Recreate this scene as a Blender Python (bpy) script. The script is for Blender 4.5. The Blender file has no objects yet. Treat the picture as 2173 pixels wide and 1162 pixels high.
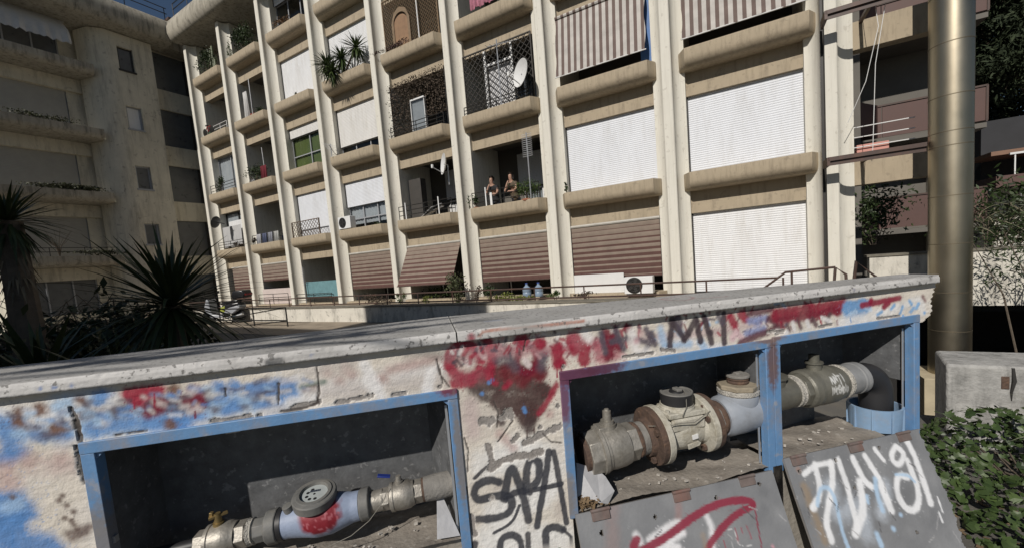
import bpy, math, random
import numpy as np
from mathutils import Vector, Matrix
R = math.radians
random.seed(7); rng = np.random.default_rng(7)
SC = bpy.context.scene; COL = SC.collection

# ------------------------------------------------------------------ camera
EYE = 1.6
FPX, CY, PITCH, ROLL = 845.0, 620.829, R(4.6153), R(-4.7505)      # focal length in photo pixels, 2173 px wide
_f = np.array([0, math.cos(PITCH), -math.sin(PITCH)]); _u0 = np.array([0, math.sin(PITCH), math.cos(PITCH)]); _r0 = np.array([1., 0, 0])
_r = math.cos(ROLL)*_r0 + math.sin(ROLL)*_u0; _u = -math.sin(ROLL)*_r0 + math.cos(ROLL)*_u0
cam = bpy.data.cameras.new('camera'); camo = bpy.data.objects.new('camera', cam); COL.objects.link(camo)
camo.matrix_world = Matrix(((_r[0], _u[0], -_f[0], 0), (_r[1], _u[1], -_f[1], 0), (_r[2], _u[2], -_f[2], EYE), (0, 0, 0, 1)))
cam.sensor_width = 36; cam.lens = 36*FPX/2173; cam.shift_y = (CY-581)/2173; cam.clip_start = .05; cam.clip_end = 1500
SC.camera = camo

# ------------------------------------------------------------------ sky, sun, exposure
SUN_AZ, SUN_EL = R(31), R(38)            # direction the light travels to, and height
w = bpy.data.worlds.new('World'); SC.world = w; w.use_nodes = True
nt = w.node_tree; sky = nt.nodes.new('ShaderNodeTexSky'); sky.sky_type = 'NISHITA'; sky.sun_disc = False
sky.sun_elevation = SUN_EL; sky.sun_rotation = SUN_AZ + math.pi; sky.air_density = 1.0; sky.dust_density = .3; sky.ozone_density = 2.5
nt.links.new(sky.outputs[0], nt.nodes['Background'].inputs[0]); nt.nodes['Background'].inputs[1].default_value = .05
sl = bpy.data.lights.new('sun', 'SUN'); sl.energy = 5.0; sl.angle = R(.53); sl.color = (1, .945, .87)
so = bpy.data.objects.new('sun', sl); COL.objects.link(so); so.location = (0, 0, 30)
sd = Vector((math.sin(SUN_AZ)*math.cos(SUN_EL), math.cos(SUN_AZ)*math.cos(SUN_EL), -math.sin(SUN_EL)))
so.rotation_euler = sd.to_track_quat('-Z', 'Y').to_euler()
SC.view_settings.view_transform = 'Standard'; SC.view_settings.look = 'None'; SC.view_settings.gamma = 1; SC.view_settings.exposure = -.36
SC.cycles.max_bounces = 8; SC.cycles.diffuse_bounces = 3

# ------------------------------------------------------------------ frames: facade (u,d,z) and meter wall (s,w,z)
YAW = R(29.5985); FOX, FOY = -3.01414, 14.63846
UD = np.array([math.cos(YAW), -math.sin(YAW), 0]); ND = np.array([math.sin(YAW), math.cos(YAW), 0]); FO = np.array([FOX, FOY, 0])
WAZ = R(78); WD = np.array([math.sin(WAZ), math.cos(WAZ), 0]); WN = np.array([-math.cos(WAZ), math.sin(WAZ), 0]); WDIST = 1.3461
RZF, RZW = -YAW, R(12)
def F(u, d, z): return Vector(FO + UD*u + ND*d + np.array([0, 0, z]))
def W(s, wv, z): return Vector(WD*s + WN*wv + np.array([0, 0, z]))
def ray(px, py): return _f + _r*(px-1086.5)/FPX - _u*(py-CY)/FPX
def pt(px, py, dep): return Vector(ray(px, py)*dep + np.array([0, 0, EYE]))
def fac(px, py, d=0.):
    r = ray(px, py); X = r*((FO@ND + d)/(r@ND)); return float((X-FO)@UD), float(X[2]+EYE)
def wal(px, py, off=0.):
    r = ray(px, py); X = r*((WDIST+off)/(r@WN)); return float(X@WD), float(X[2]+EYE)

# ------------------------------------------------------------------ materials
def srgb(r, g, b):
    f = lambda c: (c/12.92 if c <= .04045 else ((c+.055)/1.055)**2.4)
    return (f(r/255), f(g/255), f(b/255), 1)
def C4(c): return tuple(c[:3]) + (1,)
MATS = {}
def mat(name, col, rough=.8, metal=0., var=.18, scale=3., bump=.0, bscale=40., stain=None, stain_amt=.0, sscale=(1.5, 1.5, .25), attr=None, spec=.5, spots=None, spot_amt=0., spot_scale=25., trans=0., spot_lo=.62):
    if name in MATS: return MATS[name]
    m = bpy.data.materials.new(name); m.use_nodes = True; MATS[name] = m
    n = m.node_tree.nodes; L = m.node_tree.links; b = n['Principled BSDF']
    b.inputs['Roughness'].default_value = rough; b.inputs['Metallic'].default_value = metal; b.inputs['Specular IOR Level'].default_value = spec
    tc = n.new('ShaderNodeTexCoord'); co = tc.outputs['Object']
    nz = n.new('ShaderNodeTexNoise'); nz.inputs['Scale'].default_value = scale; nz.inputs['Detail'].default_value = 6; nz.inputs['Roughness'].default_value = .62
    L.new(co, nz.inputs['Vector'])
    if attr:
        a = n.new('ShaderNodeAttribute'); a.attribute_name = attr; src = a.outputs['Color']
    else:
        rg = n.new('ShaderNodeRGB'); rg.outputs[0].default_value = C4(col); src = rg.outputs[0]
    mr = n.new('ShaderNodeMapRange'); mr.inputs[1].default_value = .25; mr.inputs[2].default_value = .75; mr.inputs[3].default_value = 1-var; mr.inputs[4].default_value = 1+var
    L.new(nz.outputs['Fac'], mr.inputs[0])
    mx = n.new('ShaderNodeVectorMath'); mx.operation = 'SCALE'; L.new(src, mx.inputs[0]); L.new(mr.outputs[0], mx.inputs['Scale']); cur = mx.outputs[0]
    if stain is not None:
        mp = n.new('ShaderNodeMapping'); mp.inputs['Scale'].default_value = sscale; L.new(co, mp.inputs[0])
        n2 = n.new('ShaderNodeTexNoise'); n2.inputs['Scale'].default_value = 2.2; n2.inputs['Detail'].default_value = 8; n2.inputs['Roughness'].default_value = .7; L.new(mp.outputs[0], n2.inputs['Vector'])
        m2 = n.new('ShaderNodeMapRange'); m2.inputs[1].default_value = .48; m2.inputs[2].default_value = .72; m2.inputs[3].default_value = 0; m2.inputs[4].default_value = stain_amt; L.new(n2.outputs['Fac'], m2.inputs[0])
        mm = n.new('ShaderNodeMix'); mm.data_type = 'RGBA'; L.new(m2.outputs[0], mm.inputs['Factor']); L.new(cur, mm.inputs['A']); mm.inputs['B'].default_value = C4(stain); cur = mm.outputs['Result']
    if spots is not None:
        n3 = n.new('ShaderNodeTexNoise'); n3.inputs['Scale'].default_value = spot_scale; n3.inputs['Detail'].default_value = 4; L.new(co, n3.inputs['Vector'])
        m3 = n.new('ShaderNodeMapRange'); m3.inputs[1].default_value = spot_lo; m3.inputs[2].default_value = spot_lo+.06; m3.inputs[3].default_value = 0; m3.inputs[4].default_value = spot_amt; L.new(n3.outputs['Fac'], m3.inputs[0])
        mm = n.new('ShaderNodeMix'); mm.data_type = 'RGBA'; L.new(m3.outputs[0], mm.inputs['Factor']); L.new(cur, mm.inputs['A']); mm.inputs['B'].default_value = C4(spots); cur = mm.outputs['Result']
    L.new(cur, b.inputs['Base Color'])
    mr2 = n.new('ShaderNodeMapRange'); mr2.inputs[3].default_value = max(0, rough-.1); mr2.inputs[4].default_value = min(1, rough+.1); L.new(nz.outputs['Fac'], mr2.inputs[0]); L.new(mr2.outputs[0], b.inputs['Roughness'])
    if bump:
        n4 = n.new('ShaderNodeTexNoise'); n4.inputs['Scale'].default_value = bscale; n4.inputs['Detail'].default_value = 5; L.new(co, n4.inputs['Vector'])
        bp = n.new('ShaderNodeBump'); bp.inputs['Strength'].default_value = bump; bp.inputs['Distance'].default_value = .01; L.new(n4.outputs['Fac'], bp.inputs['Height']); L.new(bp.outputs[0], b.inputs['Normal'])
    if trans: b.inputs['Transmission Weight'].default_value = trans
    return m
def overspray(m, spots):
    n = m.node_tree.nodes; L = m.node_tree.links; b = n['Principled BSDF']; tc = n.new('ShaderNodeTexCoord')
    nz = n.new('ShaderNodeTexNoise'); nz.inputs['Scale'].default_value = 60; L.new(tc.outputs['Object'], nz.inputs[0])
    for c, sc_, col in spots:
        cur = b.inputs['Base Color'].links[0].from_socket
        mp = n.new('ShaderNodeVectorMath'); mp.operation = 'SUBTRACT'; L.new(tc.outputs['Object'], mp.inputs[0]); mp.inputs[1].default_value = c
        dv = n.new('ShaderNodeVectorMath'); dv.operation = 'DIVIDE'; L.new(mp.outputs[0], dv.inputs[0]); dv.inputs[1].default_value = sc_
        ln = n.new('ShaderNodeVectorMath'); ln.operation = 'LENGTH'; L.new(dv.outputs[0], ln.inputs[0])
        ad = n.new('ShaderNodeMath'); ad.operation = 'MULTIPLY_ADD'; L.new(nz.outputs['Fac'], ad.inputs[0]); ad.inputs[1].default_value = .8; L.new(ln.outputs['Value'], ad.inputs[2])
        mr = n.new('ShaderNodeMapRange'); mr.inputs[1].default_value = 1.0; mr.inputs[2].default_value = 1.5; mr.inputs[3].default_value = .9; mr.inputs[4].default_value = 0; L.new(ad.outputs[0], mr.inputs[0])
        mx = n.new('ShaderNodeMix'); mx.data_type = 'RGBA'; L.new(mr.outputs[0], mx.inputs['Factor']); L.new(cur, mx.inputs['A']); mx.inputs['B'].default_value = C4(col); L.new(mx.outputs['Result'], b.inputs['Base Color'])
def glass(name, col=(.03, .035, .04, 1), rough=.05):
    if name in MATS: return MATS[name]
    m = bpy.data.materials.new(name); m.use_nodes = True; MATS[name] = m; n = m.node_tree.nodes; L = m.node_tree.links
    o = n['Material Output']; b = n['Principled BSDF']; b.inputs['Base Color'].default_value = (.6, .62, .63, 1); b.inputs['Roughness'].default_value = rough; b.inputs['Specular IOR Level'].default_value = .6
    t = n.new('ShaderNodeBsdfTransparent'); t.inputs[0].default_value = (.72, .76, .78, 1); mx = n.new('ShaderNodeMixShader'); g = n.new('ShaderNodeBsdfGlossy'); g.inputs['Roughness'].default_value = rough
    fr = n.new('ShaderNodeFresnel'); fr.inputs[0].default_value = 1.5
    L.new(fr.outputs[0], mx.inputs[0]); L.new(t.outputs[0], mx.inputs[1]); L.new(g.outputs[0], mx.inputs[2]); L.new(mx.outputs[0], o.inputs['Surface']); return m
def stripes(name, ca, cb, axis, period, duty, grow=None, var=.1):
    """printed fabric stripes; grow=(z0,z1): stripe share grows from top to bottom"""
    if name in MATS: return MATS[name]
    m = bpy.data.materials.new(name); m.use_nodes = True; MATS[name] = m; n = m.node_tree.nodes; L = m.node_tree.links; b = n['Principled BSDF']; b.inputs['Roughness'].default_value = .9
    b.inputs['Specular IOR Level'].default_value = .2
    tc = n.new('ShaderNodeTexCoord'); sp = n.new('ShaderNodeSeparateXYZ'); L.new(tc.outputs['Object'], sp.inputs[0]); v = sp.outputs[axis]
    d = n.new('ShaderNodeMath'); d.operation = 'DIVIDE'; L.new(v, d.inputs[0]); d.inputs[1].default_value = period
    fr = n.new('ShaderNodeMath'); fr.operation = 'FRACT'; L.new(d.outputs[0], fr.inputs[0])
    lt = n.new('ShaderNodeMath'); lt.operation = 'LESS_THAN'; L.new(fr.outputs[0], lt.inputs[0]); lt.inputs[1].default_value = duty
    if grow:
        mr = n.new('ShaderNodeMapRange'); mr.inputs[1].default_value = grow[0]; mr.inputs[2].default_value = grow[1]; mr.inputs[3].default_value = .02; mr.inputs[4].default_value = 1.0; L.new(v, mr.inputs[0]); L.new(mr.outputs[0], lt.inputs[1])
    nz = n.new('ShaderNodeTexNoise'); nz.inputs['Scale'].default_value = 4; nz.inputs['Detail'].default_value = 6; L.new(tc.outputs['Object'], nz.inputs[0])
    mx = n.new('ShaderNodeMix'); mx.data_type = 'RGBA'; L.new(lt.outputs[0], mx.inputs['Factor']); mx.inputs['A'].default_value = C4(ca); mx.inputs['B'].default_value = C4(cb)
    ms = n.new('ShaderNodeMapRange'); ms.inputs[1].default_value = .3; ms.inputs[2].default_value = .7; ms.inputs[3].default_value = 1-var; ms.inputs[4].default_value = 1+var; L.new(nz.outputs['Fac'], ms.inputs[0])
    sc = n.new('ShaderNodeVectorMath'); sc.operation = 'SCALE'; L.new(mx.outputs['Result'], sc.inputs[0]); L.new(ms.outputs[0], sc.inputs['Scale']); L.new(sc.outputs[0], b.inputs['Base Color'])
    return m
def leafmat(name, ca, cb, rough=.5, trans=.0):
    if name in MATS: return MATS[name]
    m = bpy.data.materials.new(name); m.use_nodes = True; MATS[name] = m; n = m.node_tree.nodes; L = m.node_tree.links; b = n['Principled BSDF']; b.inputs['Roughness'].default_value = rough; b.inputs['Specular IOR Level'].default_value = .35
    g = n.new('ShaderNodeNewGeometry'); tc = n.new('ShaderNodeTexCoord'); nz = n.new('ShaderNodeTexNoise'); nz.inputs['Scale'].default_value = 6; L.new(tc.outputs['Object'], nz.inputs[0])
    ad = n.new('ShaderNodeMath'); ad.operation = 'MULTIPLY_ADD'; L.new(g.outputs['Random Per Island'], ad.inputs[0]); ad.inputs[1].default_value = .7; L.new(nz.outputs['Fac'], ad.inputs[2])
    sb = n.new('ShaderNodeMath'); sb.operation = 'SUBTRACT'; sb.use_clamp = True; L.new(ad.outputs[0], sb.inputs[0]); sb.inputs[1].default_value = .3
    mx = n.new('ShaderNodeMix'); mx.data_type = 'RGBA'; L.new(sb.outputs[0], mx.inputs['Factor']); mx.inputs['A'].default_value = C4(ca); mx.inputs['B'].default_value = C4(cb); L.new(mx.outputs['Result'], b.inputs['Base Color'])
    return m

CREAM = mat('cream_paint', (.67, .645, .57), .85, var=.05, scale=1.2, bump=.15, bscale=60, stain=(.36, .33, .27), stain_amt=.4, sscale=(5, 5, .28), spots=(.3, .27, .22), spot_amt=.3, spot_scale=9)
TAN = mat('tan_paint', (.38, .315, .225), .85, var=.1, scale=2, bump=.12, bscale=60, stain=(.15, .12, .085), stain_amt=.5, sscale=(5, 5, .8), spots=(.14, .115, .09), spot_amt=.3, spot_scale=7)
CONC = mat('weathered_concrete', (.36, .33, .27), .9, var=.2, scale=2.5, bump=.3, bscale=30, stain=(.07, .065, .05), stain_amt=.85, sscale=(3, 3, .35))
WING = mat('wing_plaster', (.60, .555, .45), .9, var=.12, scale=1.5, bump=.15, bscale=50, stain=(.15, .13, .10), stain_amt=.55, sscale=(2, 2, .3), spots=(.16, .14, .12), spot_amt=.35, spot_scale=5)
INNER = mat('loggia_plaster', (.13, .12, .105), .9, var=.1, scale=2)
WHITE = mat('white_shutter', (.70, .705, .715), .6, var=.05, scale=2, stain=(.46, .43, .38), stain_amt=.4, sscale=(2.2, 2.2, .35))
WHITEP = mat('white_metal', (.7, .7, .69), .45, var=.05)
DARK = mat('dark_frame', (.03, .028, .026), .5, var=.1)
BROWN = mat('brown_metal', (.07, .045, .037), .5, var=.15, scale=6, stain=(.16, .07, .04), stain_amt=.4)
BLACKM = mat('black_metal', (.018, .017, .016), .45, var=.2, scale=8)
CURT = mat('pale_curtain', (.55, .55, .56), .9, var=.1)
GLASS = glass('window_glass')
ALU = mat('aluminium', (.5, .5, .5), .4, metal=.6, var=.08)

# ------------------------------------------------------------------ mesh helpers
class MB:
    def __init__(s): s.v = []; s.f = []
    def add(s, vs, fs):
        o = len(s.v); s.v += [tuple(float(c) for c in p) for p in vs]; s.f += [tuple(i+o for i in f) for f in fs]; return s
    def box(s, x0, x1, y0, y1, z0, z1):
        return s.add([(x0, y0, z0), (x1, y0, z0), (x1, y1, z0), (x0, y1, z0), (x0, y0, z1), (x1, y0, z1), (x1, y1, z1), (x0, y1, z1)],
                     [(0, 3, 2, 1), (4, 5, 6, 7), (0, 1, 5, 4), (1, 2, 6, 5), (2, 3, 7, 6), (3, 0, 4, 7)])
    def prism(s, poly, lo, hi, axis=2):
        n = len(poly); P = lambda a, b, c: {2: (a, b, c), 1: (a, c, b), 0: (c, a, b)}[axis]
        vs = [P(a, b, lo) for a, b in poly] + [P(a, b, hi) for a, b in poly]
        fs = [tuple(range(n))[::-1], tuple(range(n, 2*n))] + [(i, (i+1) % n, n+(i+1) % n, n+i) for i in range(n)]
        return s.add(vs, fs)
    def tube(s, pts, r, n=8, cap=True):
        pts = [Vector(p) for p in pts]; rs = r if isinstance(r, (list, tuple)) else [r]*len(pts); vs = []; fs = []; prev = None
        for i, p in enumerate(pts):
            t = (pts[min(i+1, len(pts)-1)] - pts[max(i-1, 0)]).normalized()
            if prev is None: a = t.orthogonal().normalized()
            else:
                a = prev - t*prev.dot(t); a = a.normalized() if a.length > 1e-6 else t.orthogonal().normalized()
            prev = a; b = t.cross(a)
            vs += [p + (a*math.cos(2*math.pi*k/n) + b*math.sin(2*math.pi*k/n))*rs[i] for k in range(n)]
        for i in range(len(pts)-1):
            fs += [(i*n+k, i*n+(k+1) % n, (i+1)*n+(k+1) % n, (i+1)*n+k) for k in range(n)]
        if cap: fs += [tuple(range(n))[::-1], tuple(range((len(pts)-1)*n, len(pts)*n))]
        return s.add(vs, fs)
    def lathe(s, prof, O, D, n=24, phase=0.):
        O = Vector(O); D = Vector(D).normalized(); a = D.orthogonal().normalized()
        up = Vector((0, 0, 1)) - D*D.z
        if up.length > .1: a = up.normalized()
        b = D.cross(a); vs = []; fs = []
        for t, r in prof:
            vs += [O + D*t + (a*math.cos(phase+2*math.pi*k/n) + b*math.sin(phase+2*math.pi*k/n))*max(r, 1e-5) for k in range(n)]
        for i in range(len(prof)-1):
            fs += [(i*n+k, i*n+(k+1) % n, (i+1)*n+(k+1) % n, (i+1)*n+k) for k in range(n)]
        fs += [tuple(range(n))[::-1], tuple(range((len(prof)-1)*n, len(prof)*n))]
        return s.add(vs, fs)
    def obox(s, c, half, M):
        c = Vector(c); vs = []
        for z in (-1, 1):
            for x, y in ((-1, -1), (1, -1), (1, 1), (-1, 1)): vs.append(c + M @ Vector((x*half[0], y*half[1], z*half[2])))
        return s.add(vs, [(0, 3, 2, 1), (4, 5, 6, 7), (0, 1, 5, 4), (1, 2, 6, 5), (2, 3, 7, 6), (3, 0, 4, 7)])
    def mesh(s, name, smooth=True, ang=38):
        m = bpy.data.meshes.new(name); m.from_pydata(s.v, [], s.f); m.update()
        if smooth:
            m.polygons.foreach_set('use_smooth', [True]*len(m.polygons)); m.set_sharp_from_angle(angle=R(ang))
        return m
    def build(s, name, m, parent=None, bevel=0., smooth=True, **kw):
        return link(name, s.mesh(name, smooth), m, parent, bevel, **kw)
def tag(o, label=None, cat=None, group=None, kind=None):
    if label: o['label'] = label
    if cat: o['category'] = cat
    if group: o['group'] = group
    if kind: o['kind'] = kind
    return o
def link(name, mesh, m, parent=None, bevel=0., label=None, cat=None, group=None, kind=None, loc=None, rz=None):
    o = bpy.data.objects.new(name, mesh); COL.objects.link(o)
    if m is not None and not mesh.materials: mesh.materials.append(m)
    if parent is not None: o.parent = parent
    if loc is not None: o.location = loc
    if rz is not None: o.rotation_euler = (0, 0, rz)
    if bevel:
        b = o.modifiers.new('bevel', 'BEVEL'); b.width = bevel; b.segments = 2; b.limit_method = 'ANGLE'; b.angle_limit = R(40)
    return tag(o, label, cat, group, kind)
def thing(name, label, cat, loc=(0, 0, 0), rz=0., group=None):
    o = bpy.data.objects.new(name, None); COL.objects.link(o); o.location = loc; o.rotation_euler = (0, 0, rz); o.empty_display_size = .2
    return tag(o, label, cat, group)
def fthing(name, label, cat, u, d, z, group=None): return thing(name, label, cat, F(u, d, z), RZF, group)
def npmesh(name, V, Q):
    """V (n,3) array, Q (m,k) array of faces"""
    m = bpy.data.meshes.new(name); V = np.asarray(V, np.float32); Q = np.asarray(Q, np.int32); k = Q.shape[1]
    m.vertices.add(len(V)); m.vertices.foreach_set('co', V.ravel()); m.loops.add(Q.size); m.loops.foreach_set('vertex_index', Q.ravel())
    m.polygons.add(len(Q)); m.polygons.foreach_set('loop_start', np.arange(0, Q.size, k, dtype=np.int32)); m.update(calc_edges=True); m.validate(); return m
def leafcloud(cent, size, aspect=.5, g=None, up=.3, flat=None):
    """small folded diamond leaves at the centres: (n,3) -> verts, quads"""
    g = g or rng; n = len(cent); a = g.normal(size=(n, 3)); a[:, 2] += up; a /= np.linalg.norm(a, axis=1)[:, None]
    b = np.cross(a, g.normal(size=(n, 3))); b /= np.linalg.norm(b, axis=1)[:, None]; c = np.cross(a, b)
    s = (size*g.uniform(.6, 1.3, n))[:, None]
    V = np.stack([cent - a*s, cent + b*s*aspect + c*s*.12, cent + a*s, cent - b*s*aspect + c*s*.12], 1).reshape(-1, 3)
    return V, np.arange(4*n).reshape(n, 4)
def ellipsoid_pts(c, r, n, g=None, shell=.5):
    g = g or rng; d = g.normal(size=(n, 3)); d /= np.linalg.norm(d, axis=1)[:, None]; t = g.uniform(shell**3, 1, n)**(1/3); return np.array(c) + d*t[:, None]*np.array(r)
def blade(L, wd, droop, seg=4, fold=.25):
    """one strap leaf along +x from the origin, drooping; returns verts, faces"""
    vs = []; fs = []
    for i in range(seg+1):
        t = i/seg; x = L*t; z = -droop*L*t*t; ww = wd*(.55+1.2*t if t < .35 else (1-((t-.35)/.65)**1.6)*.97+.03)*.5
        vs += [(x, -ww, z + ww*fold), (x, 0, z), (x, ww, z + ww*fold)]
    for i in range(seg):
        a = i*3; fs += [(a, a+1, a+4, a+3), (a+1, a+2, a+5, a+4)]
    return vs, fs
def rosette(n, L, wd, g, lo=-60, hi=88, base=.03, droop=.15):
    """list of (rotation matrix, length scale) for strap leaves round a stem tip"""
    out = []
    for i in range(n):
        t = i/n; el = R(hi + (lo-hi)*t**.9 + g.uniform(-7, 7)); az = i*2.39996 + g.uniform(-.25, .25)
        M = Matrix.Rotation(az, 4, 'Z') @ Matrix.Rotation(-el, 4, 'Y'); out.append((M, g.uniform(.8, 1.1)*(1 if t > .12 else .75)))
    return out
# ================================================================== ground and terrace
GROUND = mat('courtyard_asphalt', (.10, .095, .085), .95, var=.3, scale=1.2, bump=.5, bscale=60, stain=(.16, .14, .11), stain_amt=.6, sscale=(.7, .7, .7))
from mathutils.geometry import tessellate_polygon
def Fx(u, d): v_ = F(u, d, 0); return (v_.x, v_.y)
PIT = [(2.35, 2.75), (3.42, 3.30), (5.75, 2.02), (16, 1.2), Fx(22, .9), Fx(12.24, .9), Fx(12.24, -2.05)]       # sunken yard beside the flue
outer = [(-200, -200), (200, -200), (200, 200), (-200, 200)]
tri = tessellate_polygon([[Vector((x, y, 0)) for x, y in outer], [Vector((x, y, 0)) for x, y in PIT]])
b = MB(); b.add([(x, y, 0) for x, y in outer+PIT], [tuple(f) for f in tri]); o = b.build('ground', GROUND, kind='structure')
import bmesh
bm_ = bmesh.new(); bm_.from_mesh(o.data); bmesh.ops.recalc_face_normals(bm_, faces=bm_.faces); bm_.to_mesh(o.data); bm_.free()
DSHADE = mat('shade_dark_concrete', (.03, .028, .025), .9, var=.3, scale=2, bump=.3)  # concrete base near black, with the sunken yard's deep shade in the colour
b = MB(); n = len(PIT); b.add([(x, y, 0) for x, y in PIT] + [(x, y, -2.6) for x, y in PIT], [(i, (i+1) % n, n+(i+1) % n, n+i) for i in range(n) if i != 4] + [tuple(range(n, 2*n))]); b.build('sunken_yard', DSHADE, kind='structure')
b = MB().box(12.3, 22, .91, 6.0, -2.7, -2.598).box(12.3, 22, 6, 6.2, -2.7, -.1).box(12.3, 22, .95, 6.0, -.3, -.02); b.build('underpass', DSHADE, kind='structure', loc=(FOX, FOY, 0), rz=RZF)
PATHM = mat('beige_paving', (.30, .25, .19), .9, var=.2, scale=2, bump=.3, bscale=50, stain=(.15, .12, .09), stain_amt=.5, sscale=(1, 1, 1))
fr = (FOX, FOY, 0)
MB().box(-16.2, 9, -4.6, -2.42, -.2, .012).build('path', PATHM, kind='structure', loc=fr, rz=RZF)
MB().box(-16.2, 12.2, -2.02, .04, -.2, .33).build('terrace', PATHM, kind='structure', loc=fr, rz=RZF)

# ================================================================== main apartment building
PITCHB = 3.38
def cpier(bay): return 8.465 - PITCHB*(bay-1)          # fin on the left of a bay, bay 1 is the wide one by the flue
def P(k): return .44 + 3*k                             # parapet top of storey k
APT = fthing('apartment_building', 'long cream apartment block of tall fins, tan planter parapets and white roller shutters', 'building', 0, 0, 0)
TOP = 14.30
def cove(x0, x1, y0, y1, n=7):
    """concave quarter from (x0,y0) at the fin to (x1,y1) at the opening"""
    return [(x1 + (x0-x1)*math.cos(t), y0 + (y1-y0)*math.sin(t)) for t in [math.pi/2*i/n for i in range(n+1)]]
prof = [(-.105, 0), (.105, 0), (.125, .02)] + cove(.125, .39, .115, .38) + [(.39, 2.2), (-.39, 2.2)] + cove(-.125, -.39, .115, .38)[::-1] + [(-.125, .02)]
pm = MB().prism(prof, -.1, TOP).mesh('pier')
for bay in range(1, 9): link('pier', pm, CREAM, APT, loc=(cpier(bay), 0, 0))
MB().prism([(11.33, 2.2)] + cove(11.575, 11.33, .10, .38)[::-1] + [(11.575, .02), (11.575, 2.2)], -.1, TOP).build('pier', CREAM, APT)
MB().prism([(11.645, .0), (11.845, 0), (11.865, .02)] + cove(11.865, 12.19, .115, .38) + [(12.19, 2.4), (11.645, 2.4)], -.1, TOP).build('pier', CREAM, APT)
MB().box(11.576, 11.644, .16, .3, -.1, TOP-.01).build('expansion_joint', DARK, APT)
# planter parapets: rounded belly, chamfered ends
pp = [(0, 0), (-.004, -.03), (0, -.21)] + [(.23*(1-math.cos(t)), -.21-.22*math.sin(t)) for t in [math.pi/2*i/7 for i in range(1, 8)]] + [(.52, -.43), (.52, 0)]
rings = []
for u, ch in ((-1.41, .27), (-1.25, 0), (1.25, 0), (1.41, .27)): rings.append([(u, d + ch*(1-d/.52), z) for d, z in pp])
b = MB(); n = len(pp); b.v = [p for r_ in rings for p in r_]
for i in range(3): b.f += [(i*n+k, i*n+(k+1) % n, (i+1)*n+(k+1) % n, (i+1)*n+k) for k in range(n)]
b.f += [tuple(range(n)), tuple(range(3*n, 4*n))[::-1]]
ppm = b.mesh('parapet', ang=30)
beam = MB().box(-1.3, 1.3, .5, .78, 0, .575).mesh('beam')
for bay in range(1, 9):
    uc = cpier(bay) + PITCHB/2 - .01
    for k in range(0, 5):
        if not (bay == 1 and k == 0): link('parapet', ppm, TAN, APT, loc=(uc, 0, P(k)))
        if k < 4: link('beam', beam, TAN, APT, loc=(uc, 0, P(k)+2.0))
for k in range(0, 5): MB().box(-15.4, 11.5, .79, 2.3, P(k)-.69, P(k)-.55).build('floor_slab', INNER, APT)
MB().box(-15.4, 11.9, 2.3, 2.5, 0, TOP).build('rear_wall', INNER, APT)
# roof cornice with rounded lip
cp = [(2.5, TOP+.02), (-.36, TOP+.06), (-.5, TOP+.16), (-.6, TOP+.42), (-.59, TOP+.75), (-.5, TOP+1.05), (-.36, TOP+1.2), (-.1, TOP+1.24), (9, TOP+1.25), (9, TOP+.02)]
MB().prism([(d, z) for d, z in cp], -15.36, 15.5, axis=0).build('cornice', CONC, APT)
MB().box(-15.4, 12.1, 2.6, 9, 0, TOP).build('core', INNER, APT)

# bays right of the last pier: tan bands with steel beams in front
for z0, z1 in ((2.62, 3.2), (5.5, 6.08), (8.5, 9.08)): MB().box(12.19, 13.6, .42, .7, z0, z1).build('spandrel', TAN, APT)
for zb in (3.19, 6.12, 9.1):
    t = fthing('steel_beam', ['brown steel beam bolted across the end fin, level with the flower box', 'brown steel beam across the end fin beside the upper striped awning', 'brown steel beam high on the end fin below the roof'][int((zb-3)/2.9)], 'beam', 11.6, -.42, zb, 'steel beams across the end fin')
    MB().box(0, 1.5, -.05, .05, -.08, .0).build('flange', BROWN, t); MB().box(0, 1.5, -.008, .008, -.17, -.08).build('web', BROWN, t); MB().box(-.02, .03, -.05, .42, -.17, -.001).build('bracket', BROWN, t)
    MB().box(.7, .76, .055, .84, -.1, -.03).build('bracket', BROWN, t)

# ---------------------------------------------------------------- roller shutters and what fills the bays
def slats(wd, h, pitch=.055, dep=.0035):
    n = max(1, int(round(h/pitch))); p = h/n; prof_ = []
    for i in range(n): prof_ += [(0 + .004, -i*p), (-dep, -i*p-.22*p), (-dep, -i*p-.78*p), (.004, -(i+1)*p+.002)]
    b = MB()
    for i, (d, z) in enumerate(prof_): b.v += [(0, d, z), (wd, d, z)]
    b.f = [(2*i, 2*i+2, 2*i+3, 2*i+1) for i in range(len(prof_)-1)]; return b
_cache = {}
WHT3 = [WHITE, mat('white_shutter_aged', (.66, .65, .63), .6, var=.06, scale=2, stain=(.42, .39, .33), stain_amt=.45, sscale=(3, 3, .3)), mat('white_shutter_cool', (.66, .68, .72), .6, var=.05, scale=2, stain=(.44, .43, .41), stain_amt=.35, sscale=(2, 2, .4))]
def shutter(bay, k, zb=None, d=.6):
    u0 = cpier(bay)+.40; z1 = P(k)+2.02; zb = P(k)-.02 if zb is None else zb; h = round(z1-zb, 2)
    key = h
    if key not in _cache: _cache[key] = slats(2.54, h).mesh('roller_shutter')
    s = link('roller_shutter', _cache[key].copy(), WHT3[(bay*3+k*2) % 3], APT, loc=(u0+.02, d, z1)); s.data.materials.clear(); s.data.materials.append(WHT3[(bay*3+k*2) % 3])
    for x in (0, 2.562): MB().box(x, x+.022, -.03, .02, -h, 0).build('guide_rail', DARK, APT, loc=(u0, d, z1))
    return s
for bay, k in ((1, 0), (1, 1), (2, 1), (5, 3), (5, 4), (6, 1), (6, 3), (1, 3), (2, 3), (2, 4), (1, 4), (3, 4), (4, 4)):
    shutter(bay, k, zb=.34 if (bay == 1 and k == 0) else None)
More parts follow.
